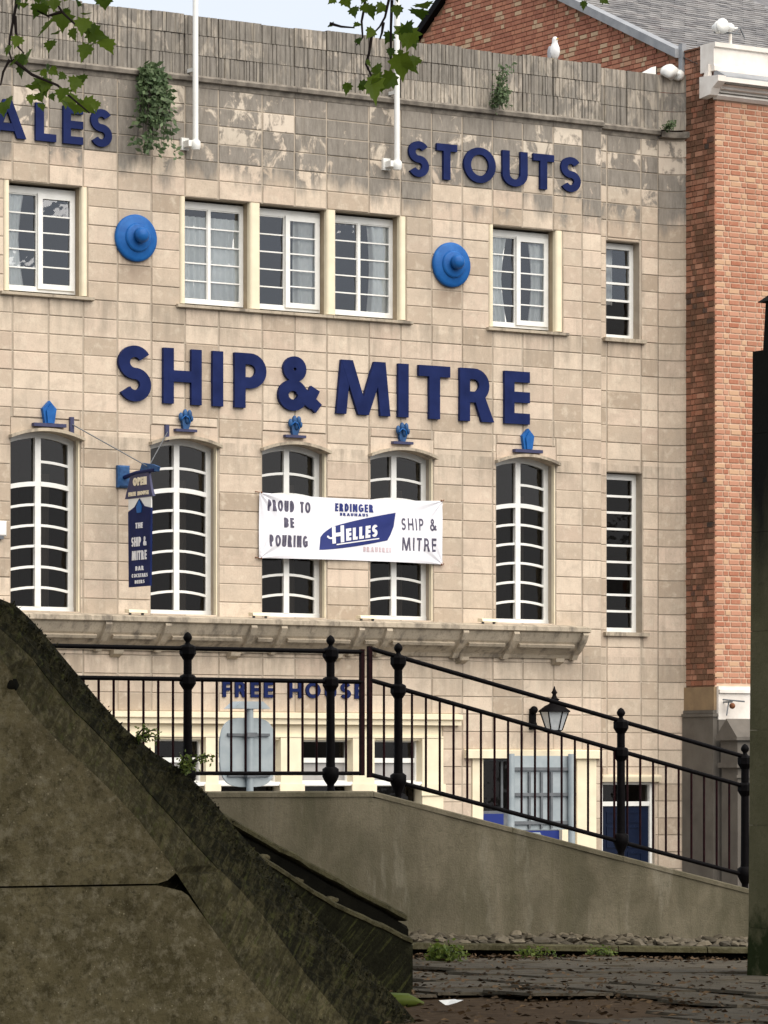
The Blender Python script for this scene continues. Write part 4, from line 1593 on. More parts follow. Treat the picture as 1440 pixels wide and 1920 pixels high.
CZ0, CZ1 = US + .05, UH - .05
curtain(-7.05, -6.68, CZ0, CZ1, 'white curtain at the left side of the window under ALES', taper=.12, folds=3)
curtain(-3.95, -3.30, CZ0, CZ1 - .22, 'white net curtain filling the left half of the first light of three', folds=6)
curtain(-3.29, -2.55, CZ0, CZ1 - .22, 'white net curtain filling the right half of the first light of three', folds=6)
curtain(-1.62, -1.05, CZ0, CZ1, 'white curtain in the opened sash of the middle light of three', folds=4)
curtain(-.15, .40, CZ0, CZ1, 'white curtain on the right of the third light of three', taper=-.12, folds=4)
curtain(2.28, 2.72, CZ0, CZ1, 'white curtain tied back at the left of the STOUTS end window', taper=.15, folds=4)
curtain(3.15, 3.60, CZ0, CZ1, 'white curtain tied back at the right of the STOUTS end window', taper=-.15, folds=4)
curtain(4.85, 5.30, 9.95, 10.95, 'half-drawn white blind in the narrow upper end window', y=RBY + .5, folds=3)
for (a, c), lab in zip(LOW, ('leftmost tall window', 'tall window behind the hanging sign', 'tall window left behind the banner', 'tall window right behind the banner', 'rightmost tall arched window')):
    curtain(c - .40, c - .16, LZ0 + .1, LZ1 - .5, 'dim curtain edge inside the ' + lab, y=.75, folds=3, grp='curtains in the tall windows', mat='greypaint')

# =================================================================== BRICK BUILDING
BXF, BYF = 6.39, -.85
BK = thing('brick_building', (10, 4, -.95), 'red brick building with white cornice and slate roof right of the pub', 'building')
bw = random.Random(21)
bricks = []


def put_bricks(mb, kind, a0, a1, z0, z1, pitch, hgt, jn, place, limit=None, reg=None):
    """Flemish-bond courses along a from a0 to a1; place(a,z,d)->xyz"""
    r = 0
    z = z0
    while z < z1:
        a = a0 - (0.0 if r % 2 == 0 else .17)
        kk = 0
        while a < a1:
            L_ = .215 if (kk + r) % 2 == 0 else .103
            s, e = max(a, a0), min(a + L_, a1)
            if e - s > .03 and (limit is None or limit(s, e, z, z + hgt)):
                d = bw.uniform(-.003, .004)
                reg.append((s, e, z, z + hgt, d, kind))
            a += L_ + jn
            kk += 1
        z += pitch
        r += 1


fronts, flanks, gables = [], [], []
put_bricks(None, 'f', BXF + .012, 9.4, 3.20, 13.48, .100, .074, .022, None, None, fronts)
put_bricks(None, 's', BYF + .006, .3, 3.16, 14.38, .100, .082, .016, None, None, flanks)
AP = (6.73, 17.37)


def under_roof(s, e, z0, z1):
    def top(y):
        return 14.35 + .449 * y if y < AP[0] else AP[1] - .66 * (y - AP[0])
    return z1 < min(top(s), top(e)) - .02


put_bricks(None, 'g', .30, 9.2, 13.0, 17.4, .088, .070, .014, None, under_roof, gables)
m = MB()
m.add([(BXF + .014, BYF + .014, -.95), (16, BYF + .014, -.95), (16, BYF + .014, 14.0), (BXF + .014, BYF + .014, 14.0)], [(0, 1, 2, 3)])
m.add([(16, BYF, -.95), (16, 12, -.95), (16, 12, 14.2), (16, BYF, 14.2)], [(0, 1, 2, 3)])
m.build('front_wall', 'brickmortar', BK)
MB().add([(BXF + .016, BYF + .016, -.95), (BXF + .016, .3, -.95), (BXF + .016, .3, 14.46), (BXF + .016, BYF + .016, 14.46)], [(3, 2, 1, 0)]).build('flank_wall', 'brickmortardark', BK)
MB().add([(BXF + .018, .3, -.95), (BXF + .018, 13.5, -.95), (BXF + .018, 13.5, AP[1] - .66 * (13.5 - AP[0])), (BXF + .018, AP[0], AP[1]), (BXF + .018, .3, 14.35 + .449 * .3)], [(4, 3, 2, 1, 0)]).build('gable_wall', 'brickmortardark', BK)
big = MB()
cntb = 0
fronts.sort(key=lambda t: (t[0] > 7.7, -(t[1] - t[0]), -t[2]))
fsel, frest = fronts[:300], fronts[300:]
for s, e, z0, z1, d, k in fsel:
    L_, H_ = round(e - s, 3), round(z1 - z0, 3)
    shared('brick', ('br', L_, H_), lambda mm, L_=L_, H_=H_: mm.cbox(-L_ / 2, L_ / 2, 0, .06, -H_ / 2, H_ / 2, .004), 'brick', BK, ((s + e) / 2, BYF + d, (z0 + z1) / 2))
for s, e, z0, z1, d, k in frest:
    big.cbox(s, e, BYF + d, BYF + .06, z0, z1, .004)
big.build('front_brickwork', 'brick', BK, kind='stuff')
big = MB()
for s, e, z0, z1, d, k in flanks:
    big.box(BXF + d, BXF + .05, s, e, z0, z1)
big.build('flank_brickwork', 'brickside', BK, kind='stuff')
big = MB()
for s, e, z0, z1, d, k in gables:
    big.box(BXF + d, BXF + .05, s, e, z0, z1)
big.build('gable_brickwork', 'brickgable', BK, kind='stuff')
# slate roof, front slope and back slope
roof = bpy.data.objects.new('roof', None)
COL.objects.link(roof)
roof.parent = BK
roof.location = Vector((10, 6, 14.3)) - origin(BK)
EY, EZ = -.35, 14.19
sl_len = math.hypot(AP[0] - EY, AP[1] - EZ)
ux, uz = (AP[0] - EY) / sl_len, (AP[1] - EZ) / sl_len
big = MB()
rowN = int(sl_len / .20)
for r in range(rowN):
    x = BXF - .03 - (.14 if r % 2 else 0)
    while x < 12.5:
        wd = .28
        x0, x1 = max(x, BXF - .03), x + wd - .008
        a0, a1 = r * .20, r * .20 + .30
        j = bw.uniform(0, .006)
        jl = bw.uniform(-.012, .012)
        p = lambda xx, aa, h: (xx, EY + ux * aa - uz * h, EZ + uz * aa + ux * h)
        h0, h1 = .022 + j, .004
        big.add([p(x0, a0 + jl, h0), p(x1, a0 + jl, h0), p(x1, a1, h1), p(x0, a1, h1), p(x0, a0 + jl, h0 - .014), p(x1, a0 + jl, h0 - .014)], [(0, 1, 2, 3), (0, 4, 5, 1)])
        x += wd
big.build('slates', 'slate', roof, kind='stuff')
MB().add([(BXF, EY, EZ - .01), (16, EY, EZ - .01), (16, AP[0], AP[1] - .01), (BXF, AP[0], AP[1] - .01)], [(0, 1, 2, 3)]).add(
    [(BXF, AP[0], AP[1]), (16, AP[0], AP[1]), (16, 13.5, AP[1] - .66 * (13.5 - AP[0])), (BXF, 13.5, AP[1] - .66 * (13.5 - AP[0]))], [(0, 1, 2, 3)]).build('roof_deck', 'slate', roof)
# verge coping of the gable
vy0, vz0 = .12, 14.35 + .449 * .12
MB().prism([(vy0, vz0 - .03), (AP[0], AP[1] - .03), (AP[0], AP[1] + .13), (vy0, vz0 + .13)], BXF - .14, BXF + .10, lambda u, v, d: (d, u, v)).build('verge', 'lead', roof)
yb = 13.5
MB().prism([(AP[0], AP[1] - .05), (yb, AP[1] - .66 * (yb - AP[0]) - .05), (yb, AP[1] - .66 * (yb - AP[0]) + .12), (AP[0], AP[1] + .12)], BXF - .12, BXF + .10, lambda u, v, d: (d, u, v)).build('verge', 'iron', roof)
MB().box(BXF - .05, BXF + .04, .03, .14, 14.1, 14.62).build('downpipe', 'lead', BK)
# parapet coping on the flank, white cornice on the front
MB().box(BXF - .02, BXF + .25, BYF + .10, .02, 14.462, 14.49).build('coping', 'brickside', BK)
crn = bpy.data.objects.new('cornice', None)
COL.objects.link(crn)
crn.parent = BK
crn.location = Vector((10, BYF, 13.5)) - origin(BK)
MB().prism([(.35, 14.0), (-.06, 14.0), (-.06, 14.08), (-.04, 14.12), (-.04, 14.40), (-.08, 14.42), (-.08, 14.50), (.35, 14.50)], BXF - .05, 16, lambda u, v, d: (d, BYF + u, v)).build('blocking_course', 'whitestone', crn)
MB().prism([(.0, 14.0), (-.10, 13.99), (-.34, 13.87), (-.34, 13.84), (.0, 13.84)], BXF - .02, 16, lambda u, v, d: (d, BYF + u, v)).build('weathering', 'lead', crn)
MB().prism([(.02, 13.84), (-.36, 13.84), (-.36, 13.76), (-.31, 13.74), (-.22, 13.70), (-.20, 13.66), (-.12, 13.64), (-.12, 13.55), (-.05, 13.50), (.02, 13.50)], BXF - .02, 16, lambda u, v, d: (d, BYF + u, v)).build('moulding', 'whitestone', crn)
for zz, yy in ((13.735, -.335), (13.60, -.14)):
    MB().box(BXF - .015, 16, BYF + yy, BYF + yy + .06, zz - .012, zz + .006).build('groove', 'greypaint', crn)
MB().prism([(.18, 13.90), (-.36, 13.86), (-.36, 13.76), (-.20, 13.66), (-.12, 13.55), (.18, 13.52)], BXF - .20, BXF - .021, lambda u, v, d: (d, BYF + u, v)).build('return', 'whitestone', crn)
MB().prism([(.20, 13.9), (.05, 13.9), (.05, 14.12), (.10, 14.12)], BXF - .10, BXF - .021, lambda u, v, d: (d, BYF + u, v)).build('return', 'whitestone', crn)
# stone bands low on the building
MB().box(BXF - .012, BXF + .05, BYF + .004, .03, 2.72, 3.13).build('stone_band', 'tanstone', BK)
MB().box(BXF - .03, BXF + .05, BYF + .003, .03, 2.66, 2.718).build('ledge', 'greypaint', BK)
MB().box(BXF + .05, 16, BYF - .05, BYF + .01, 2.55, 3.14).build('white_band', 'whitestone', BK)
MB().box(BXF + .05, 16, BYF - .09, BYF - .05, 3.02, 3.08).build('band_moulding', 'whitestone', BK)
MB().box(BXF - .05, BXF + .05, BYF - .02, .03, -.95, 2.60).build('flank_plinth', 'greypaint', BK)
MB().box(BXF - .07, BXF + .05, BYF - .05, .03, 2.602, 2.655).build('plinth_cap', 'greypaint', BK)
MB().box(BXF + .05, 16, BYF - .05, BYF + .01, -.95, 2.548).build('front_plinth', 'greypaint', BK)

# grey gabled pier in front of the brick building
GP = thing('gate_pier', (6.75, -1.2, -.95), 'grey painted gabled stone pier at the foot of the brick building', 'gate pier')
gx0, gx1, gy0, gy1 = 6.38, 6.92, -1.5, -1.0
MB().box(gx0 + .05, gx1 - .04, gy0 + .04, gy1, -.95, 1.70).build('shaft', 'greypaint', GP)
MB().box(gx0 - .02, gx1 + .02, gy0 - .03, gy1 + .02, 1.70, 1.79).build('band', 'greypaint', GP)
MB().box(gx0 + .03, gx1 - .02, gy0 + .02, gy1, 1.79, 2.18).build('neck', 'greypaint', GP)
MB().prism([(gy0 - .05, 2.18), (gy1 + .05, 2.18), (gy1 + .05, 2.24), ((gy0 + gy1) / 2, 2.56), (gy0 - .05, 2.24)], gx0 - .04, gx1 + .04, lambda u, v, d: (d, u, v)).build('gable_cap', 'greypaint', GP)
for z in (1.40, 1.52):
    MB().box(gx0 + .0, gx1 - .0, gy0 + .0, gy0 + .039, z, z + .05).build('moulding', 'greypaint', GP)
IB = thing('iron_bracket', (6.62, -.9, 2.6), 'small rusty iron bracket on the white band of the brick building', 'bracket')
MB().tube([(6.55, -.9, 2.86), (6.55, -1.15, 2.86)], .015, 6).tube([(6.42, -1.05, 2.90), (6.9, -1.05, 2.87)], .014, 6).tube([(6.55, -1.05, 2.86), (6.48, -1.08, 2.62)], .012, 6).build('bar', 'galvdark', IB)
MB().ball((6.62, -1.06, 2.79), .055, 8, 6).build('knob', 'rust', IB)
# post lamps seen between balusters
BL = thing('bollard_post', (7.3, -2.2, -.95), 'pale slim post with dark collar behind the railing near the pier', 'post')
MB().tube([(6.28, -2.4, -.95), (6.28, -2.4, 1.5)], .06, 10).build('shaft', 'whitestone', BL)
MB().lathe([(.06, 0), (.16, .03), (.16, .06), (.06, .09)], (6.28, -2.4, 1.16), 'z', 12).build('collar', 'iron', BL)

# rooftop floodlight, gull, flashing
FL = thing('twin_floodlight', (6.75, -.75, 14.5), 'white twin-headed floodlight on a short post above the white cornice', 'floodlight')
MB().tube([(6.78, -.80, 14.49), (6.78, -.80, 14.70)], .03, 8).build('post', 'whitestone', FL)
MB().tube([(6.42, -.80, 14.70), (7.0, -.80, 14.72)], .018, 6).tube([(6.88, -.8, 14.70), (6.99, -.8, 14.84), (7.10, -.8, 14.66)], .015, 6).build('crossbar', 'galvdark', FL)
MB().lathe([(.03, .22), (.06, .19), (.085, .02), (.135, -.04), (.135, -.07), (.0, -.06)], (6.52, -.86, 14.80), 'y', 14).ball((6.47, -.85, 14.78), .10, 10, 7, (.9, .8, 1.15)).build('lamp_head', 'white', FL)
MB().ball((6.72, -.86, 14.80), .085, 10, 7, (1.1, .9, .95)).tube([(6.76, -.84, 14.78), (6.93, -.80, 14.82)], [.03, .02], 6).build('lamp_head', 'white', FL)

GU = thing('gull', (3.62, .12, 14.06), 'white gull standing upright on the parapet before the brick gable', 'gull')
gx, gy, gz = 3.62, .12, 14.04
m = MB()
prof = [(.0, .03), (.045, .05), (.082, .10), (.095, .17), (.085, .24), (.058, .30), (.047, .335), (.050, .365), (.045, .40), (.025, .428), (.0, .435)]
n = 14
vs, fs = [], []
for i, (r, h) in enumerate(prof):
    for k in range(n):
        t = 2 * PI * k / n
        lean = -.10 * (h - .2)
        vs.append((gx + r * math.cos(t) * .95 + lean * .3, gy + r * math.sin(t) * 1.15 + lean, gz + h))
for i in range(len(prof) - 1):
    for k in range(n):
        k2 = (k + 1) % n
        fs.append((i * n + k, i * n + k2, (i + 1) * n + k2, (i + 1) * n + k))
m.add(vs, fs, True)
m.build('body', 'gull', GU)
for sx_ in (-1, 1):
    MB().ball((gx + sx_ * .072, gy + .05, gz + .15), .1, 10, 7, (.26, .62, 1.25)).build('wing', 'gullwing', GU)
    MB().tube([(gx + sx_ * .03, gy, gz), (gx + sx_ * .03, gy, gz + .06)], .008, 5).build('leg', 'beak', GU)
MB().lathe([(.018, 0), (.012, -.04), (.002, -.065)], (gx, gy - .055, gz + .385), 'y', 8).build('beak', 'beak', GU)
MB().prism([(gy + .05, gz + .02), (gy + .16, gz + .0), (gy + .1, gz + .12)], gx - .03, gx + .03, lambda u, v, d: (d, u, v)).build('tail', 'gullwing', GU)

FS = thing('flashing', (6.1, .1, 14.0), 'crumpled white flashing at the right end of the stone parapet', 'flashing')
m = MB()
fr2 = random.Random(2)
for cx, cy, cz, r, sc in ((6.13, .12, 14.10, .17, (1.1, .9, .75)), (6.28, .06, 14.05, .12, (.9, .9, .8))):
    k0 = len(m.v)
    m.ball((cx, cy, cz), r, 12, 8, sc)
    for i in range(k0, len(m.v)):
        v = Vector(m.v[i])
        v += Vector((1, 1, 1)) * .05 * mnoise.noise(v * 9)
        m.v[i] = tuple(v)
m.build('sheet', 'white', FS)
MB().prism([(5.62, 14.05), (5.90, 14.05), (5.90, 14.20)], .22, .36, lambda u, v, d: (u, d, v)).build('wedge', 'white', FS)
MB().box(5.91, 5.95, .26, .3, 14.03, 14.20).build('strap', 'iron', FS)


# =================================================================== PLANTS ON THE WALL
def shrub(name, base, spread, drop, n, label, seed, mat='buddleia', size=(.05, .11), up=.3):
    t = thing(name, base, label, 'plant')
    q = random.Random(seed)
    st, lf = MB(), MB()
    for i in range(n):
        a = q.uniform(-1, 1)
        L_ = q.uniform(.35, 1)
        pts = [Vector(base)]
        d = Vector((a * spread * .9, -q.uniform(.12, .45), up * q.uniform(.2, 1.0)))
        for k in range(1, 8):
            s = k / 7 * L_
            pts.append(Vector(base) + Vector((d.x * s, d.y * min(1, s * 1.4), d.z * math.sin(s * PI * .8) - drop * s * s)))
        st.tube(pts, [.010 * (1 - k / 9) for k in range(8)], 5, False)
        for k in range(1, 8):
            for g in range(6):
                p = pts[k] + Vector((q.gauss(0, 1), q.gauss(0, 1), q.gauss(0, 1))) * min(.05, size[1] * .5)
                L2 = q.uniform(*size)
                dr = Vector((q.uniform(-1, 1), q.uniform(-1, .3), q.uniform(-1, .35))).normalized()
                sd_ = dr.cross(Vector((q.uniform(-.5, .5), 1, q.uniform(-.6, .6)))).normalized() * L2 * .24
                lf.add([p, p + dr * L2 * .5 + sd_, p + dr * L2, p + dr * L2 * .5 - sd_], [(0, 1, 2, 3)])
    st.build('stem', 'twig', t)
    lf.build('foliage', mat, t)
    return t


shrub('wall_shrub', (-4.62, -.06, 12.95), .40, 1.35, 62, 'large grey-green shrub hanging from the string course beside the left flagpole', 1, size=(.07, .15))
shrub('wall_weed', (2.22, -.06, 13.10), .2, .12, 12, 'small green weed rooted on string course above STOUTS', 2, size=(.04, .10), up=.75)
shrub('wall_tuft', (5.95, .02, 13.06), .14, .03, 7, 'little tuft of green on the string course at the corner pier', 3, size=(.03, .06), up=.12)

# =================================================================== ROAD SIGNS BEYOND THE WALL
RS = thing('road_sign', (-11.0, -14, -1.1), 'grey road sign with rounded corners seen from behind through the railing', 'road sign')
cxx, cyy, czz = -11.0, -14.0, 1.86
m = MB()
vs = []
prof = [(.415, .0), (.42, -.012), (.42, .012), (.40, .02), (.0, .02)]
pl = []
for i in range(48):
    t = 2 * PI * i / 48
    c_, s_ = math.cos(t), math.sin(t)
    pl.append((cxx + .40 * math.copysign(abs(c_) ** .58, c_), czz + .43 * math.copysign(abs(s_) ** .62, s_)))
MB().prism(pl, cyy - .012, cyy + .012, lambda u, v, d: (u, d, v)).build('plate', 'galv', RS)
MB().tube([(cxx + .0, cyy - .06, -1.1), (cxx, cyy - .06, 2.46)], .045, 12).build('post', 'galv', RS)
for z in (1.56, 2.06):
    MB().box(cxx - .30, cxx + .30, cyy - .045, cyy - .013, z, z + .035).build('channel', 'galvdark', RS)
    MB().box(cxx - .07, cxx + .07, cyy - .12, cyy - .046, z - .01, z + .045).build('clip', 'galvdark', RS)
MB().prism([(cxx - .27, 2.40), (cxx + .27, 2.40), (cxx + .16, 2.49), (cxx - .16, 2.49)], cyy - .12, cyy + .12, lambda u, v, d: (u, d, v)).build('lamp_hood', 'galv', RS)

DS = thing('sign_back', (-2.4, -8, -1.1), 'pale rectangular road sign seen from behind with two posts', 'road sign')
sx0, sx1, sy, sz0, sz1 = -3.0, -1.72, -8.0, .76, 1.86
MB().box(sx0 + .08, sx1, sy, sy + .02, sz0, sz1).build('plate', 'galv', DS)
for x in (sx0 + .06, sx1 - .12):
    MB().tube([(x, sy - .06, -1.1), (x, sy - .06, sz1 + .03)], .055, 10).build('post', 'galv', DS)
for z in (sz0 + .08, (sz0 + sz1) / 2 - .05, sz1 - .22):
    MB().box(sx0 + .1, sx1 - .02, sy - .04, sy - .002, z, z + .05).build('rail', 'galvdark', DS)
for x in (sx0 + .40, sx0 + .62, sx0 + .80):
    MB().box(x, x + .035, sy - .035, sy - .003, sz0 + .02, sz1 - .24).build('stiffener', 'galvdark', DS)
BR = thing('barrier', (-2.6, -7.4, -1.1), 'low pale metal hoop under the rectangular sign', 'barrier')
for x in (-2.75, -2.25):
    MB().tube([(x, -7.2, -1.1), (x, -7.2, .58), (x + .08, -7.2, .68), (x + .42, -7.2, .68), (x + .5, -7.2, .58), (x + .5, -7.2, -1.1)], .03, 8).build('hoop', 'galv', BR)

# =================================================================== RAMP WALL AND RAILING
RY = -25.0
WALL = thing('ramp_wall', (-17, RY + .2, 0), 'stained concrete wall sloping down to the right behind the paving', 'wall')
tp = [(-26.0, 1.435), (-16.17, 1.435), (-13.3, .80), (-11.71, .45), (-9.5, -.04)]


def wtop(x):
    for (a, za), (c, zc) in zip(tp[:-1], tp[1:]):
        if a <= x <= c:
            return za + (zc - za) * (x - a) / (c - a)
    return tp[-1][1]


m = MB()
xs_ = [-26 + i * .25 for i in range(67)]
xs_ = [x for x in xs_ if x <= -9.5]
nz = 10
vs, fs = [], []
for x in xs_:
    for j in range(nz + 1):
        z = -1.15 + (wtop(x) - .05 + 1.15) * j / nz
        vs.append((x, RY + .012 * mnoise.noise(Vector((x * 1.5, z * 1.5, 2))), z))
n = nz + 1
for i in range(len(xs_) - 1):
    for j in range(nz):
        fs.append((i * n + j, (i + 1) * n + j, (i + 1) * n + j + 1, i * n + j + 1))
m.add(vs, fs)
# back and top
for i in range(len(xs_) - 1):
    a, c = xs_[i], xs_[i + 1]
    m.add([(a, RY, wtop(a) - .05), (c, RY, wtop(c) - .05), (c, RY + .45, wtop(c) - .05), (a, RY + .45, wtop(a) - .05), (a, RY + .45, -1.15), (c, RY + .45, -1.15)], [(0, 1, 2, 3), (3, 2, 5, 4)])
m.build('body', 'concrete', WALL)
cop = [-26, -22, -19.3, -16.17, -14.6, -13.3, -11.71, -9.5]
for a, c in zip(cop[:-1], cop[1:]):
    za, zc = wtop(a), wtop(c)
    m = MB()
    e = .003
    y0, y1 = RY - .012, RY + .46
    m.add([(a + e, y0, za - .052), (c - e, y0, zc - .052), (c - e, y0 - .0, zc - .012), (a + e, y0 - .0, za - .012), (a + e, y0 + .02, za), (c - e, y0 + .02, zc), (c - e, y1, zc), (a + e, y1, za), (a + e, y1, za - .052), (c - e, y1, zc - .052)],
          [(0, 1, 2, 3), (3, 2, 5, 4), (4, 5, 6, 7), (7, 6, 9, 8), (0, 8, 9, 1), (0, 3, 4, 7, 8), (1, 9, 6, 5, 2)])
    m.build('coping', 'concrete', WALL)

RAIL = RY + .20
DX = .128


def railz(x):
    """offset of the railing line from its level run"""
    if x <= -16.25:
        return 0.
    return -.2265 * (x + 16.21) + .015


def post(parent, x, dz):
    zb = wtop(x)
    c = (x, RAIL, 0)
    MB().lathe([(.045, zb - .02), (.034, zb + .03), (.034, zb + .06), (.06, 1.53 + dz), (.078, 1.57 + dz), (.078, 1.64 + dz), (.05, 1.66 + dz)], c, 'z', 8).build('base', 'iron', parent)
    MB().lathe([(.046, 1.65 + dz), (.043, 1.70 + dz), (.041, 2.0 + dz), (.039, 2.70 + dz)], c, 'z', 12).build('shaft', 'iron', parent)
    for zc in (2.445, 2.715):
        MB().lathe([(.04, zc - .085 + dz), (.06, zc - .055 + dz), (.076, zc - .03 + dz), (.076, zc + .03 + dz), (.066, zc + .045 + dz), (.04, zc + .055 + dz)], c, 'z', 8, False).build('collar', 'iron', parent)
    MB().lathe([(.036, 2.765 + dz), (.022, 2.785 + dz), (.020, 2.795 + dz), (.040, 2.82 + dz), (.042, 2.84 + dz), (.028, 2.868 + dz), (.006, 2.885 + dz)], c, 'z', 12).build('finial', 'iron', parent)


R1 = thing('level_railing', (-18.5, RAIL, 1.43), 'black iron railing running level along the left of the wall top', 'railing')
for zc, r in ((2.735, .022), (2.455, .022), (1.60, .020)):
    MB().tube([(-24, RAIL, zc), (-16.29 + DX, RAIL, zc)], r, 8).build('rail', 'iron', R1)
for x in (-22.75, -21.22, -19.69, -18.17, -16.64):
    post(R1, x + DX, 0)
x = -16.64 + .30
xb = -16.64
while xb > -23.9:
    for k in range(1, 10):
        xx = xb - .153 * k
        if xx > xb - 1.53 + .08:
            MB().tube([(xx + DX, RAIL, 1.60), (xx + DX, RAIL, 2.455)], .0115, 6).build('baluster', 'ironred', R1)
    xb -= 1.53
MB().tube([(-16.47 + DX, RAIL, 1.6), (-16.47 + DX, RAIL, 2.455)], .0115, 6).build('baluster', 'ironred', R1)
MB().box(-16.315 + DX, -16.275 + DX, RAIL - .02, RAIL + .02, 1.58, 2.76).build('end_stile', 'ironred', R1)

R2 = thing('sloping_railing', (-13.8, RAIL, .8), 'black iron railing sloping down to the right along the ramp', 'railing')
for zc, r in ((2.755, .022), (2.46, .022), (1.575, .022)):
    MB().tube([(-16.21 + DX, RAIL, zc + railz(-16.21)), (-10.2 + DX, RAIL, zc + railz(-10.2))], r, 8).build('rail', 'iron', R2)
for x in (-15.89, -13.30, -11.77, -10.3):
    post(R2, x + DX, railz(x) + .0)
xx = -16.05
k = 0
while xx < -10.3:
    if min(abs(xx - p) for p in (-15.89, -13.30, -11.77, -10.3)) > .07:
        MB().tube([(xx + DX, RAIL, 1.575 + railz(xx)), (xx + DX, RAIL, 2.46 + railz(xx))], .0115, 6).build('baluster', 'ironred', R2)
    xx += .157
MB().box(-16.23 + DX, -16.19 + DX, RAIL - .02, RAIL + .02, 1.56, 2.79).build('end_stile', 'ironred', R2)

# rubble strip and kerb at the foot of the wall
KB = thing('kerb', (-15.5, -26.2, 0), 'low worn stone kerb along the foot of the concrete wall', 'kerb')
kx = -21.5
while kx < -11.6:
    L_ = bw.uniform(.8, 1.2)
    x1 = min(kx + L_, -11.6)
    za, zc = zg(kx) + .115, zg(x1) + .115
    y0, y1 = -26.42 + bw.uniform(-.015, .015), -26.17
    MB().add([(kx + .006, y0, za - .055), (x1 - .006, y0, zc - .055), (x1 - .006, y0 + .004, zc - .012), (kx + .006, y0 + .004, za - .012), (kx + .006, y0 + .02, za), (x1 - .006, y0 + .02, zc), (x1 - .006, y1, zc), (kx + .006, y1, za)],
             [(0, 1, 2, 3), (3, 2, 5, 4), (4, 5, 6, 7), (0, 3, 4, 7), (1, 6, 5, 2), (0, 7, 6, 1)]).build('kerb_stone', 'copingedge', KB)
    MB().add([(kx, -26.22, za - .3), (x1, -26.22, zc - .3), (x1, -26.22, zc - .02), (kx, -26.22, za - .02)], [(0, 1, 2, 3)]).build('kerb_shade_face', 'shadeblack', KB)  # black face paints the shadow in the slot under the kerb lip
    kx = x1
CB = thing('cobble_strip', (-15.5, -25.6, 0), 'strip of rough pale cobbles between kerb and concrete wall', 'cobbles')
ncb = 0
smallc = MB()
y = -26.10
rowi = 0
while y < -25.05:
    x = -19.5 + bw.uniform(0, .15)
    while x < -11.7:
        wd, dp = bw.uniform(.07, .17), .15
        z = zg(x) + .105 + bw.uniform(-.03, .03) + .03 * (y + 26.1)
        mm = MB()
        mm.ball((x + wd / 2, y + dp / 2, z), .5, 7, 4, (wd * 1.05, dp * 1.1, .06))
        for i in range(len(mm.v)):
            v = Vector(mm.v[i])
            mm.v[i] = tuple(v + Vector((mnoise.noise(v * 13), mnoise.noise(v * 13 + Vector((7, 1, 3))), .7 * mnoise.noise(v * 15))) * .045)
        mm.sm = [False] * len(mm.sm)
        if ncb < 300 and x > -17.2:
            mm.build('cobble', 'cobble', CB)
            ncb += 1
        else:
            smallc.add(mm.v, mm.f)
        x += wd + .012
    y += .165
    rowi += 1
smallc.build('cobbles', 'cobble', CB, kind='stuff')

# =================================================================== FOREGROUND BALUSTRADE
E0 = [(-24.96, 2.30), (-24.89, 2.22), (-24.84, 2.08), (-24.74, 1.96), (-24.59, 1.82), (-24.47, 1.72), (-24.32, 1.6), (-24.18, 1.48), (-24.0, 1.31), (-23.85, 1.13), (-23.73, 0.97), (-23.64, 0.85), (-23.5, 0.66), (-23.33, 0.45), (-23.16, 0.26), (-23.06, 0.16), (-22.88, 0.0), (-22.79, -0.08)]
E1 = [(-24.86, 2.48), (-24.75, 2.39), (-24.65, 2.31), (-24.5, 2.14), (-24.35, 1.98), (-24.24, 1.89), (-24.1, 1.76), (-23.96, 1.62), (-23.82, 1.47), (-23.63, 1.29), (-23.48, 1.14), (-23.32, 0.99), (-23.17, 0.86), (-23.02, 0.71), (-22.86, 0.53), (-22.69, 0.32), (-22.37, -0.01), (-22.26, -0.13)]
E2 = [(-24.75, 2.67), (-24.64, 2.63), (-24.53, 2.54), (-24.4, 2.41), (-24.23, 2.23), (-24.07, 2.06), (-23.88, 1.88), (-23.67, 1.73), (-23.45, 1.61), (-23.28, 1.46), (-23.1, 1.27), (-22.84, 1.02), (-22.67, 0.87), (-22.53, 0.72), (-22.38, 0.59), (-21.98, 0.24), (-21.79, 0.06), (-21.67, -0.06)]
for E_ in (E0, E1, E2):
    z = E_[0][1]
    E_.insert(0, (E_[0][0] - .5, z + .12))
    E_.insert(0, (E_[0][0] - 1.6, z + .16))
Y0, Y1, Y2, Y3 = -34.60, -34.42, -34.20, -33.3
BAL = thing('balustrade', (-24.5, Y0, 0), 'massive dark concrete balustrade sloping down across the left foreground', 'balustrade')


def resample(E_, n):
    d = [0]
    for a, c in zip(E_[:-1], E_[1:]):
        d.append(d[-1] + math.dist(a, c))
    res = []
    for i in range(n):
        t = d[-1] * i / (n - 1)
        k = max(j for j in range(len(d)) if d[j] <= t + 1e-9)
        k = min(k, len(E_) - 2)
        u = (t - d[k]) / (d[k + 1] - d[k])
        res.append((E_[k][0] + (E_[k + 1][0] - E_[k][0]) * u, E_[k][1] + (E_[k + 1][1] - E_[k][1]) * u))
    return res


NS = 150


def loft(Ea, ya, Eb, yb, nu, amp, freq, bulge=0.):
    a, c = resample(Ea, NS), resample(Eb, NS)
    vs, fs = [], []
    for i in range(NS):
        for j in range(nu + 1):
            t = j / nu
            p = Vector((a[i][0] + (c[i][0] - a[i][0]) * t, ya + (yb - ya) * t, a[i][1] + (c[i][1] - a[i][1]) * t))
            e = math.sin(PI * t)
            dsp = mnoise.noise(p * freq) * .6 + mnoise.noise(p * freq * 2.7) * .4
            off = bulge * e + amp * dsp * (e ** .5 if 0 < j < nu else 0)
            p += Vector((.55, -.6, .58)) * off
            vs.append(p)
    for i in range(NS - 1):
        for j in range(nu):
            q = i * (nu + 1) + j
            fs.append((q, q + nu + 1, q + nu + 2, q + 1))
    return vs, fs


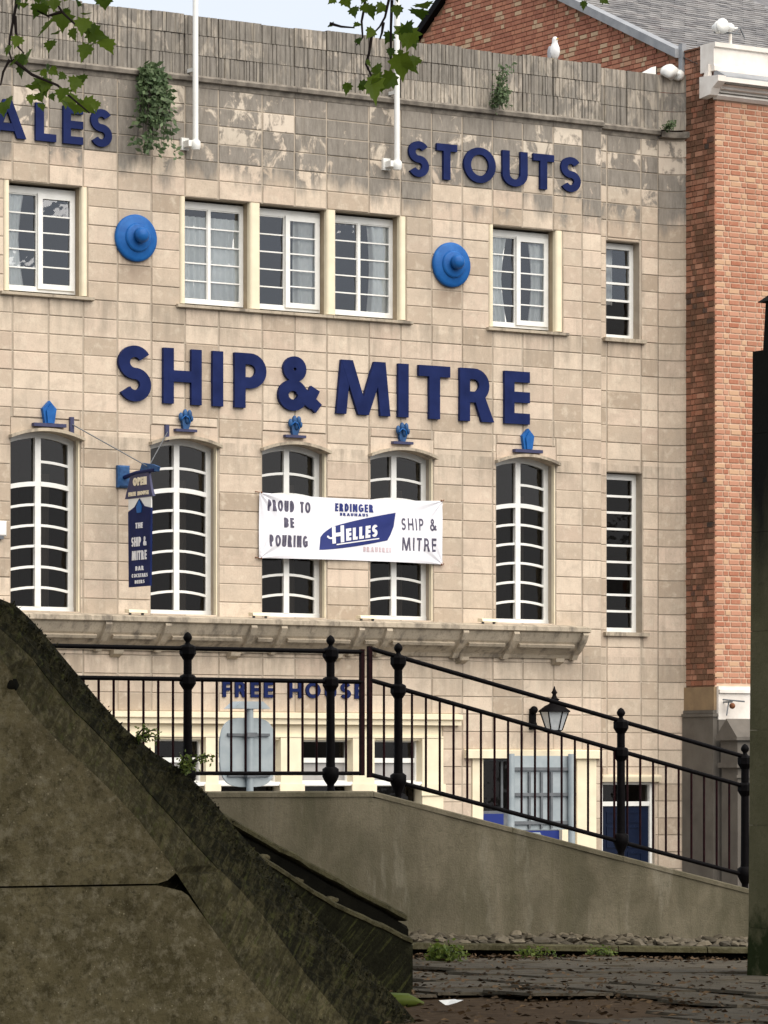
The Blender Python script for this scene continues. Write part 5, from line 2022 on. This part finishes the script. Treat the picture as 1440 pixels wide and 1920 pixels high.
# face slabs with an open joint and a chipped corner
JZ = .915
up_edge = [p for p in E0 if p[1] > .99]
lo_edge = [p for p in E0 if p[1] < .84]
upper = [(-27.1, JZ + .006), (-23.86, JZ + .008), (-23.80, JZ + .03), (-23.755, .985)] + up_edge[::-1] + []
upper = [(-27.1, JZ + .006)] + [(-23.87, JZ + .006), (-23.80, .94), (-23.755, .972), (-23.74, .99)] + up_edge[::-1]
lower = [(-27.1, JZ - .006), (-23.87, JZ - .006), (-23.79, .893), (-23.70, .872), (-23.655, .845)] + lo_edge + [(-22.79, -.2), (-27.1, -.2)]


def face(poly, name):
    m = MB()
    n = len(poly)
    c = .006
    m.prism(poly, Y0, Y0 + .16, lambda u, v, d: (u, d, v))
    return m.build(name, 'slab', BAL)


face(upper, 'face_slab')
face(lower, 'face_slab')
vs, fs = loft(E0, Y0 + .002, E1, Y1, 8, .014, 6, .006)
for a_, b_ in ((0, 62), (62, 109), (109, 149)):
    m = MB()
    sub = [Vector(v) for v in vs[a_ * 9:(b_ + 1) * 9]]
    off = Vector((.55, -.6, .58)) * rnd.uniform(-.006, .006)
    for i in range(len(sub)):
        e = i // 9 in (0, b_ - a_)
        sub[i] += off + (Vector((-.4, .7, -.45)) * .035 if e and i % 9 not in (0, 8) else Vector())
    m.add(sub, [(i * 9 + j, (i + 1) * 9 + j, (i + 1) * 9 + j + 1, i * 9 + j + 1) for i in range(b_ - a_) for j in range(8)])
    m.build('edge_stone', 'slabedge', BAL)
t = MB().ball((-24.87, Y0 + .01, 2.13), .045, 9, 6, (1.1, .5, .8))
for i in range(len(t.v)):
    v = Vector(t.v[i])
    t.v[i] = tuple(v + Vector((1, 0, 1)) * .03 * mnoise.noise(v * 22))
t.build('pit_shade', 'shadeblack', BAL)  # black lump painted in for the dark inside a chipped hole
m = MB()
vs, fs = loft(E1, Y1, E2, Y2, 12, .045, 9, .004)
m.add(vs, fs, False)
m.build('mossy_top', 'mossy', BAL)
m = MB()
a, c = resample(E2, NS), resample(E2, NS)
vs = [(p[0], Y2, p[1]) for p in a] + [(p[0] + .03, Y3, p[1] - .01) for p in a] + [(p[0], Y3, -.2) for p in a]
m.add(vs, [(i, i + 1, NS + i + 1, NS + i) for i in range(NS - 1)] + [(NS + i, NS + i + 1, 2 * NS + i + 1, 2 * NS + i) for i in range(NS - 1)])
m.build('back', 'mossy', BAL)
m = MB()
m.add([(-27.0, Y0 + .12, -.2), (-22.6, Y0 + .12, -.2), (-23.4, Y0 + .12, .8), (-24.3, Y0 + .12, 1.6), (-25.0, Y0 + .12, 2.3), (-27.0, Y0 + .12, 2.4)], [(0, 1, 2, 3, 4, 5)])
m.build('core', 'mossy', BAL)
# moss tufts and weeds along the crest
m = MB()
q = random.Random(31)
crest = resample(E2, 400)
for i in range(2600):
    p = crest[q.randrange(30, 400)]
    t = q.random()
    e = resample_pt = p
    s = q.uniform(.008, .028)
    c = Vector((p[0] - .14 * t + q.gauss(0, .01), Y2 - .18 * t, p[1] - .10 * t + q.gauss(0, .008)))
    dr = Vector((q.uniform(-.6, .8), q.uniform(-.8, .3), q.uniform(.1, 1))).normalized() * s
    sd_ = Vector((q.uniform(-1, 1), q.uniform(-1, 1), q.uniform(-1, 1))).normalized() * s * .4
    m.add([c - sd_, c + sd_, c + dr], [(0, 1, 2)])
m.build('moss', 'mossy', BAL, kind='stuff')
shrub('crest_weed', (-23.46, -34.15, 1.60), .09, .02, 7, 'yellow-green weed sprouting on the crest of the balustrade', 8, 'weed', (.015, .035), .14)
shrub('ledge_weed', (-23.78, -34.15, 1.80), .05, .02, 5, 'small bright weed higher up the balustrade crest', 9, 'weed', (.015, .03), .10)

# low stepped side wall behind the balustrade
SW = thing('step_wall', (-21, -32, 0), 'low dark stepped wall with mossy copings ending behind the balustrade', 'low wall')


def slope_prism(pts, y0, y1, bot, mat, name, lip=.0):
    m = MB()
    n = len(pts)
    k = 30
    P2 = resample(pts, k)
    vs, fs = [], []
    for (x, z) in P2:
        nz_ = .012 * mnoise.noise(Vector((x * 7, 1, z * 7)))
        vs += [(x, y0, bot), (x, y0, z - .025 + nz_), (x, y0 + .02, z + nz_), (x, y1, z + nz_), (x, y1, bot)]
    for i in range(k - 1):
        for j in range(4):
            fs.append((i * 5 + j, (i + 1) * 5 + j, (i + 1) * 5 + j + 1, i * 5 + j + 1))
    fs.append(tuple((k - 1) * 5 + j for j in range(5)))
    fs.append(tuple(j for j in range(5))[::-1])
    m.add(vs, fs)
    return m.build(name, mat, SW)


slope_prism([(-23.4, 2.03), (-21.61, 1.02), (-21.01, .68), (-20.63, .525), (-20.30, .382)], -32.005, -31.72, -.1, 'darkplinth', 'plinth')
slope_prism([(-23.4, 2.10), (-21.79, 1.30), (-21.58, 1.19), (-20.82, .82), (-20.12, .485)], -31.67, -31.42, -.1, 'shadeblack', 'upright')  # face coloured black to paint the shadow under the coping
for pts, y0, y1, th in (([(-23.4, 2.056), (-21.61, 1.046), (-21.01, .706), (-20.63, .551), (-20.31, .412)], -32.02, -31.72, .05), ([(-23.4, 2.17), (-21.79, 1.37), (-21.58, 1.26), (-20.82, .89), (-20.15, .57)], -31.70, -31.40, .055)):
    m = MB()
    k = 40
    P2 = resample(pts, k)
    vs, fs = [], []
    for x, z in P2:
        e = .012 * mnoise.noise(Vector((x * 7, y0, z * 7)))
        g = .012 * mnoise.noise(Vector((x * 11, 3, z * 5)))
        vs += [(x, y0 + .03, z - th + e), (x, y0 + g, z - th + .008 + e), (x, y0 + g, z - .016 + e), (x, y0 + .02, z + e), (x, y1, z + .006 + e), (x, y1, z - th)]
    for i in range(k - 1):
        for j in range(6):
            fs.append((i * 6 + j, (i + 1) * 6 + j, (i + 1) * 6 + (j + 1) % 6, i * 6 + (j + 1) % 6))
    fs.append(tuple((k - 1) * 6 + j for j in range(6)))
    m.add(vs, fs)
    m.build('coping', 'copingedge', SW)
for x, z, s in ((-21.50, 1.00, .05), (-20.93, .69, .05), (-21.2, .84, .035)):
    t = MB().ball((x, -31.9, z), s, 8, 5, (1.3, .8, .55))
    for i in range(len(t.v)):
        v = Vector(t.v[i])
        t.v[i] = tuple(v + Vector((1, 1, 1)) * .02 * mnoise.noise(v * 20))
    t.build('stone_chip', 'slab', SW)

# weeds at the wall foot
shrub('foot_weed', (-17.35, -27.75, .02), .17, .0, 16, 'bright green weed clump at the end of the stepped wall', 12, 'weed', (.03, .06), .11)
shrub('foot_weed', (-15.65, -26.6, -.05), .22, .0, 10, 'low green weed at the kerb in the middle', 13, 'weed', (.02, .045), .07)
shrub('foot_weed', (-14.8, -26.55, -.07), .16, .0, 9, 'low green weed at the kerb towards the right', 14, 'weed', (.02, .045), .07)
shrub('foot_weed', (-13.4, -27.4, -.12), .4, .0, 14, 'flat mossy weed patch beside the stone pier', 15, 'weed', (.03, .06), .04)

# litter
t = MB()
for i in range(8):
    a0, a1 = 2 * PI * i / 8, 2 * PI * (i + 1) / 8
    t.add([(-20.9, -33.4, .055), (-20.9 + .10 * math.cos(a0), -33.4 + .07 * math.sin(a0), .035 + .02 * math.sin(i * 2.1)), (-20.9 + .10 * math.cos(a1), -33.4 + .07 * math.sin(a1), .035 + .02 * math.sin((i + 1) % 8 * 2.1))], [(0, 1, 2)])
t.build('paper_scrap', 'white', label='crumpled white paper scrap on the dirt at the bottom', cat='litter')
t = MB()
q = random.Random(4)
pts = [(-21.35, -33.15, .03), (-21.27, -33.2, .06), (-21.17, -33.27, .05), (-21.08, -33.34, .03)]
t.tube(pts, [.02, .045, .05, .01], 6)
t.build('fallen_leaf', 'weed', label='curled pale green fallen leaf beside the balustrade foot', cat='leaf')

# =================================================================== STONE PIER AT THE RIGHT EDGE
PR = thing('stone_pier', (-15.8, -31.0, 0), 'tall dark stone pier with mossy foot at the right edge', 'pier')


def tap(m, x0, x1, y0, y1, z0, z1, t0, t1):
    cx, cy = (x0 + x1) / 2, (y0 + y1) / 2
    hx, hy = (x1 - x0) / 2, (y1 - y0) / 2
    vs = []
    for z, t in ((z0, t0), (z1, t1)):
        c = .03
        for sx_, sy_ in ((-1, -1), (1, -1), (1, 1), (-1, 1)):
            vs += [(cx + sx_ * hx * t, cy + sy_ * (hy * t - c), z), (cx + sx_ * (hx * t - c), cy + sy_ * hy * t, z)] if sx_ * sy_ > 0 else [(cx + sx_ * (hx * t - c), cy + sy_ * hy * t, z), (cx + sx_ * hx * t, cy + sy_ * (hy * t - c), z)]
    m.add(vs, [tuple((i, (i + 1) % 8, 8 + (i + 1) % 8, 8 + i)) for i in range(8)] + [tuple(range(8, 16)), tuple(range(7, -1, -1))])


lev = [-.1, .35, 1.18, 1.95, 2.75, 3.55, 4.35, 5.02]
for i in range(len(lev) - 1):
    t0, t1 = 1.0 - .012 * i, 1.0 - .012 * (i + 1)
    m = MB()
    if i == 0:
        t0 = 1.02
    tap(m, -16.12, -15.46, -31.2, -30.54, lev[i] + .0015, lev[i + 1] - .0015, t0, t1)
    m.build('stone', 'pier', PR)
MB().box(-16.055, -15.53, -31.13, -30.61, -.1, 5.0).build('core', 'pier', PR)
m = MB()
tap(m, -16.03, -15.51, -31.1, -30.6, 5.02, 5.42, .96, .9)
tap(m, -16.03, -15.51, -31.1, -30.6, 5.42, 5.6, 1.08, .3)
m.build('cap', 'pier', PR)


# =================================================================== TREES
def cpos(d, r, z):
    """point d metres ahead of the viewer's stand and r metres to the right"""
    return Vector((CAMX + d * CS + r * CC, CAMY + d * CC - r * CS, z))


def leaf_poly():
    half = [(0, 0), (.10, .05), (.30, -.02), (.26, .12), (.48, .22), (.36, .34), (.42, .50), (.24, .50), (.20, .66), (.10, .74), (0, 1.0)]
    return half


def leaf_maker(m):
    h = leaf_poly()
    ps = []
    for u, v in h:
        ps.append((u, -.18 * abs(u) - .10 * (v - .4) ** 2, -v))
    n = len(ps)
    vs = ps + [(-p[0], p[1], p[2]) for p in ps[1:-1]]
    mid = [(0, .0 - .1 * (t - .4) ** 2, -t) for t in (.25, .5, .75)]
    # fan triangles on either half around the midrib
    c = len(vs)
    vs.append((0, .02, -.38))
    r = list(range(n))
    l = [0] + list(range(n, n + n - 2)) + [n - 1]
    fs = [(c, r[i], r[i + 1]) for i in range(n - 1)] + [(c, l[i + 1], l[i]) for i in range(n - 1)]
    m.add(vs, fs)


def tree(label, base, top, lean, crown_c, crown_r, seed, nleaf):
    t = thing('plane_tree', base, label, 'tree', 'plane trees shading the plaza')
    q = random.Random(seed)
    b0 = Vector(base)
    tip = Vector((b0.x + lean[0], b0.y + lean[1], top))
    pts = [b0 + (tip - b0) * (i / 8) + Vector((q.uniform(-.1, .1), q.uniform(-.1, .1), 0)) for i in range(9)]
    MB().tube(pts, [.34 - .02 * i for i in range(9)], 12).build('trunk', 'bark', t)
    cc, cr_ = Vector(crown_c), Vector(crown_r)
    m = MB()
    ends = []
    for i in range(16):
        a = q.uniform(0, 2 * PI)
        e = cc + Vector((math.cos(a) * cr_.x * q.uniform(.3, .85), math.sin(a) * cr_.y * q.uniform(.3, .85), cr_.z * q.uniform(-.3, .6)))
        mid = tip * .5 + e * .5 + Vector((0, 0, .6))
        m.tube([tip - Vector((0, 0, .3)), tip * .75 + mid * .25, mid, e], [.14, .11, .07, .02], 6)
        ends.append(e)
    m.build('limb', 'bark', t)
    m = MB()
    for i in range(nleaf):
        e = q.choice(ends) if q.random() < .35 else None
        while True:
            v = Vector((q.uniform(-1, 1), q.uniform(-1, 1), q.uniform(-1, 1)))
            if v.length < 1:
                break
        p = cc + Vector((v.x * cr_.x, v.y * cr_.y, v.z * cr_.z))
        if mnoise.noise(p * .55) < -.22:
            continue
        s = q.uniform(.16, .30)
        dr = Vector((q.uniform(-1, 1), q.uniform(-1, 1), q.uniform(-.6, .3))).normalized()
        sd_ = dr.cross(Vector((q.uniform(-.4, .4), q.uniform(-.4, .4), 1))).normalized() * s * .5
        m.add([p, p + dr * s * .5 + sd_, p + dr * s, p + dr * s * .5 - sd_], [(0, 1, 2, 3)])
    m.build('crown', 'leaf', t)
    return t


pA = cpos(19, -6.0, 0)
pB = cpos(24, 7.0, zg(-17))
pC = cpos(30, -8.0, 0)
cA = cpos(19.5, -3.0, 11.2)
cB = cpos(23.5, 4.2, 11.6)
cC = cpos(28.5, -4.0, 12.4)
TA = tree('plane tree whose hanging leaves show at top left', pA, 8.5, (1.0, -.3), cA, (6.2, 6.2, 3.2), 41, 15000)
TB = tree('plane tree whose hanging leaves show at top centre', pB, 8.8, (-1.0, .4), cB, (6.2, 6.2, 3.3), 42, 15000)
TC = tree('plane tree farther back with its crown above the picture', pC, 9.5, (1.0, -.2), cC, (5.5, 5.5, 3.2), 43, 9000)
TD = tree('unseen plane tree added near the viewpoint to shade the balustrade', cpos(12.5, 4.6, 0), 8.0, (-.8, .8), cpos(16.0, 3.4, 10.8), (6.3, 6.3, 3.0), 44, 9000)  # out-of-frame tree, added to block the sun over the balustrade

# the sprays that hang into the picture: measured in metres right of / above the viewer at 20 m and 21.5 m ahead
def spray(tree_, dist, leaves, twigs, seed):
    q = random.Random(seed)
    k = dist / 7300
    more = [(x + q.gauss(0, z * .45), y + q.gauss(0, z * .4), z * q.uniform(.6, .95)) for x, y, z in leaves if z > 24]
    for px, py, sz in leaves + more:
        if sz < 9:
            continue
        d = dist + q.uniform(-.25, .25)
        p = cpos(d, (px - 720) * k, CAMZ + (1450 - py + sz * .5) * k)
        ob = shared('leaf', ('leaf',), leaf_maker, 'leaf', tree_, p)
        s = sz * k * 1.15
        ob.scale = (s * q.uniform(.9, 1.15), s, s)
        ob.rotation_euler = (q.gauss(-.25, .38), q.gauss(0, .45), -YAW + q.gauss(0, .5))
    for tw in twigs:
        m = MB()
        pts = [cpos(dist + .0, (x - 720) * k, CAMZ + (1450 - y) * k) for x, y in tw]
        m.tube(pts, [.009 - .005 * i / max(1, len(pts) - 1) for i in range(len(pts))], 6)
        m.build('twig', 'twig', tree_)


LL = [(45, 8, 32), (75, 10, 30), (95, 42, 46), (70, 24, 36), (125, 16, 26), (128, 50, 26), (160, 28, 22), (160, 48, 28), (158, 70, 40), (187, 80, 40), (193, 6, 34), (145, 8, 22), (60, -4, 34), (105, 18, 24),
      (28, 98, 20), (55, 96, 32), (33, 116, 30), (42, 140, 34), (72, 160, 38), (70, 184, 28), (92, 138, 18), (100, 150, 20), (62, 142, 28), (147, 143, 24), (128, 160, 16), (150, 170, 28), (118, 182, 24), (128, 194, 32), (130, 224, 42), (176, 193, 20), (3, 206, 30), (95, 184, 16), (58, 192, 20), (45, 108, 26), (140, 204, 26), (36, 128, 24)]
TWL = [[(32, -30), (30, 10), (24, 42), (18, 75), (17, 97), (24, 120)], [(28, 30), (30, 60), (34, 88), (45, 100)], [(98, -30), (103, 0), (116, 22), (140, 45), (160, 60)], [(18, 112), (6, 135), (1, 160)], [(24, 112), (60, 140), (108, 160), (135, 184), (168, 212)], [(116, 22), (90, 30), (70, 20)]]
spray(TA, 20.0, LL, TWL, 51)
RL = [(640, 6, 28), (662, 17, 22), (682, 36, 24), (684, 12, 22), (664, 0, 18), (675, 63, 16), (671, 80, 14), (619, 44, 14), (700, 78, 22), (735, 4, 44), (782, 28, 38), (745, 36, 24), (768, 66, 46), (772, 92, 34), (735, 60, 24), (750, 130, 52), (779, 126, 24), (703, 126, 24), (703, 148, 28), (672, 158, 26), (697, 180, 52), (734, 106, 18), (752, 108, 14), (712, 172, 24), (686, 128, 16), (720, 4, 26), (628, 2, 18), (1022, -4, 20), (1100, -5, 18), (1128, -4, 20)]
TWR = [[(735, -30), (729, 0), (722, 32), (712, 50), (697, 66)], [(719, 42), (716, 62), (712, 74)], [(735, 0), (733, 50), (733, 120), (740, 128)], [(697, 66), (692, 100), (686, 120), (700, 150), (697, 175)], [(684, -20), (684, 10), (678, 40), (680, 70), (668, 85)], [(618, 44), (640, 50), (665, 52)], [(1000, -40), (1022, -12)], [(1090, -40), (1115, -10)]]
spray(TB, 21.5, RL, TWR, 52)
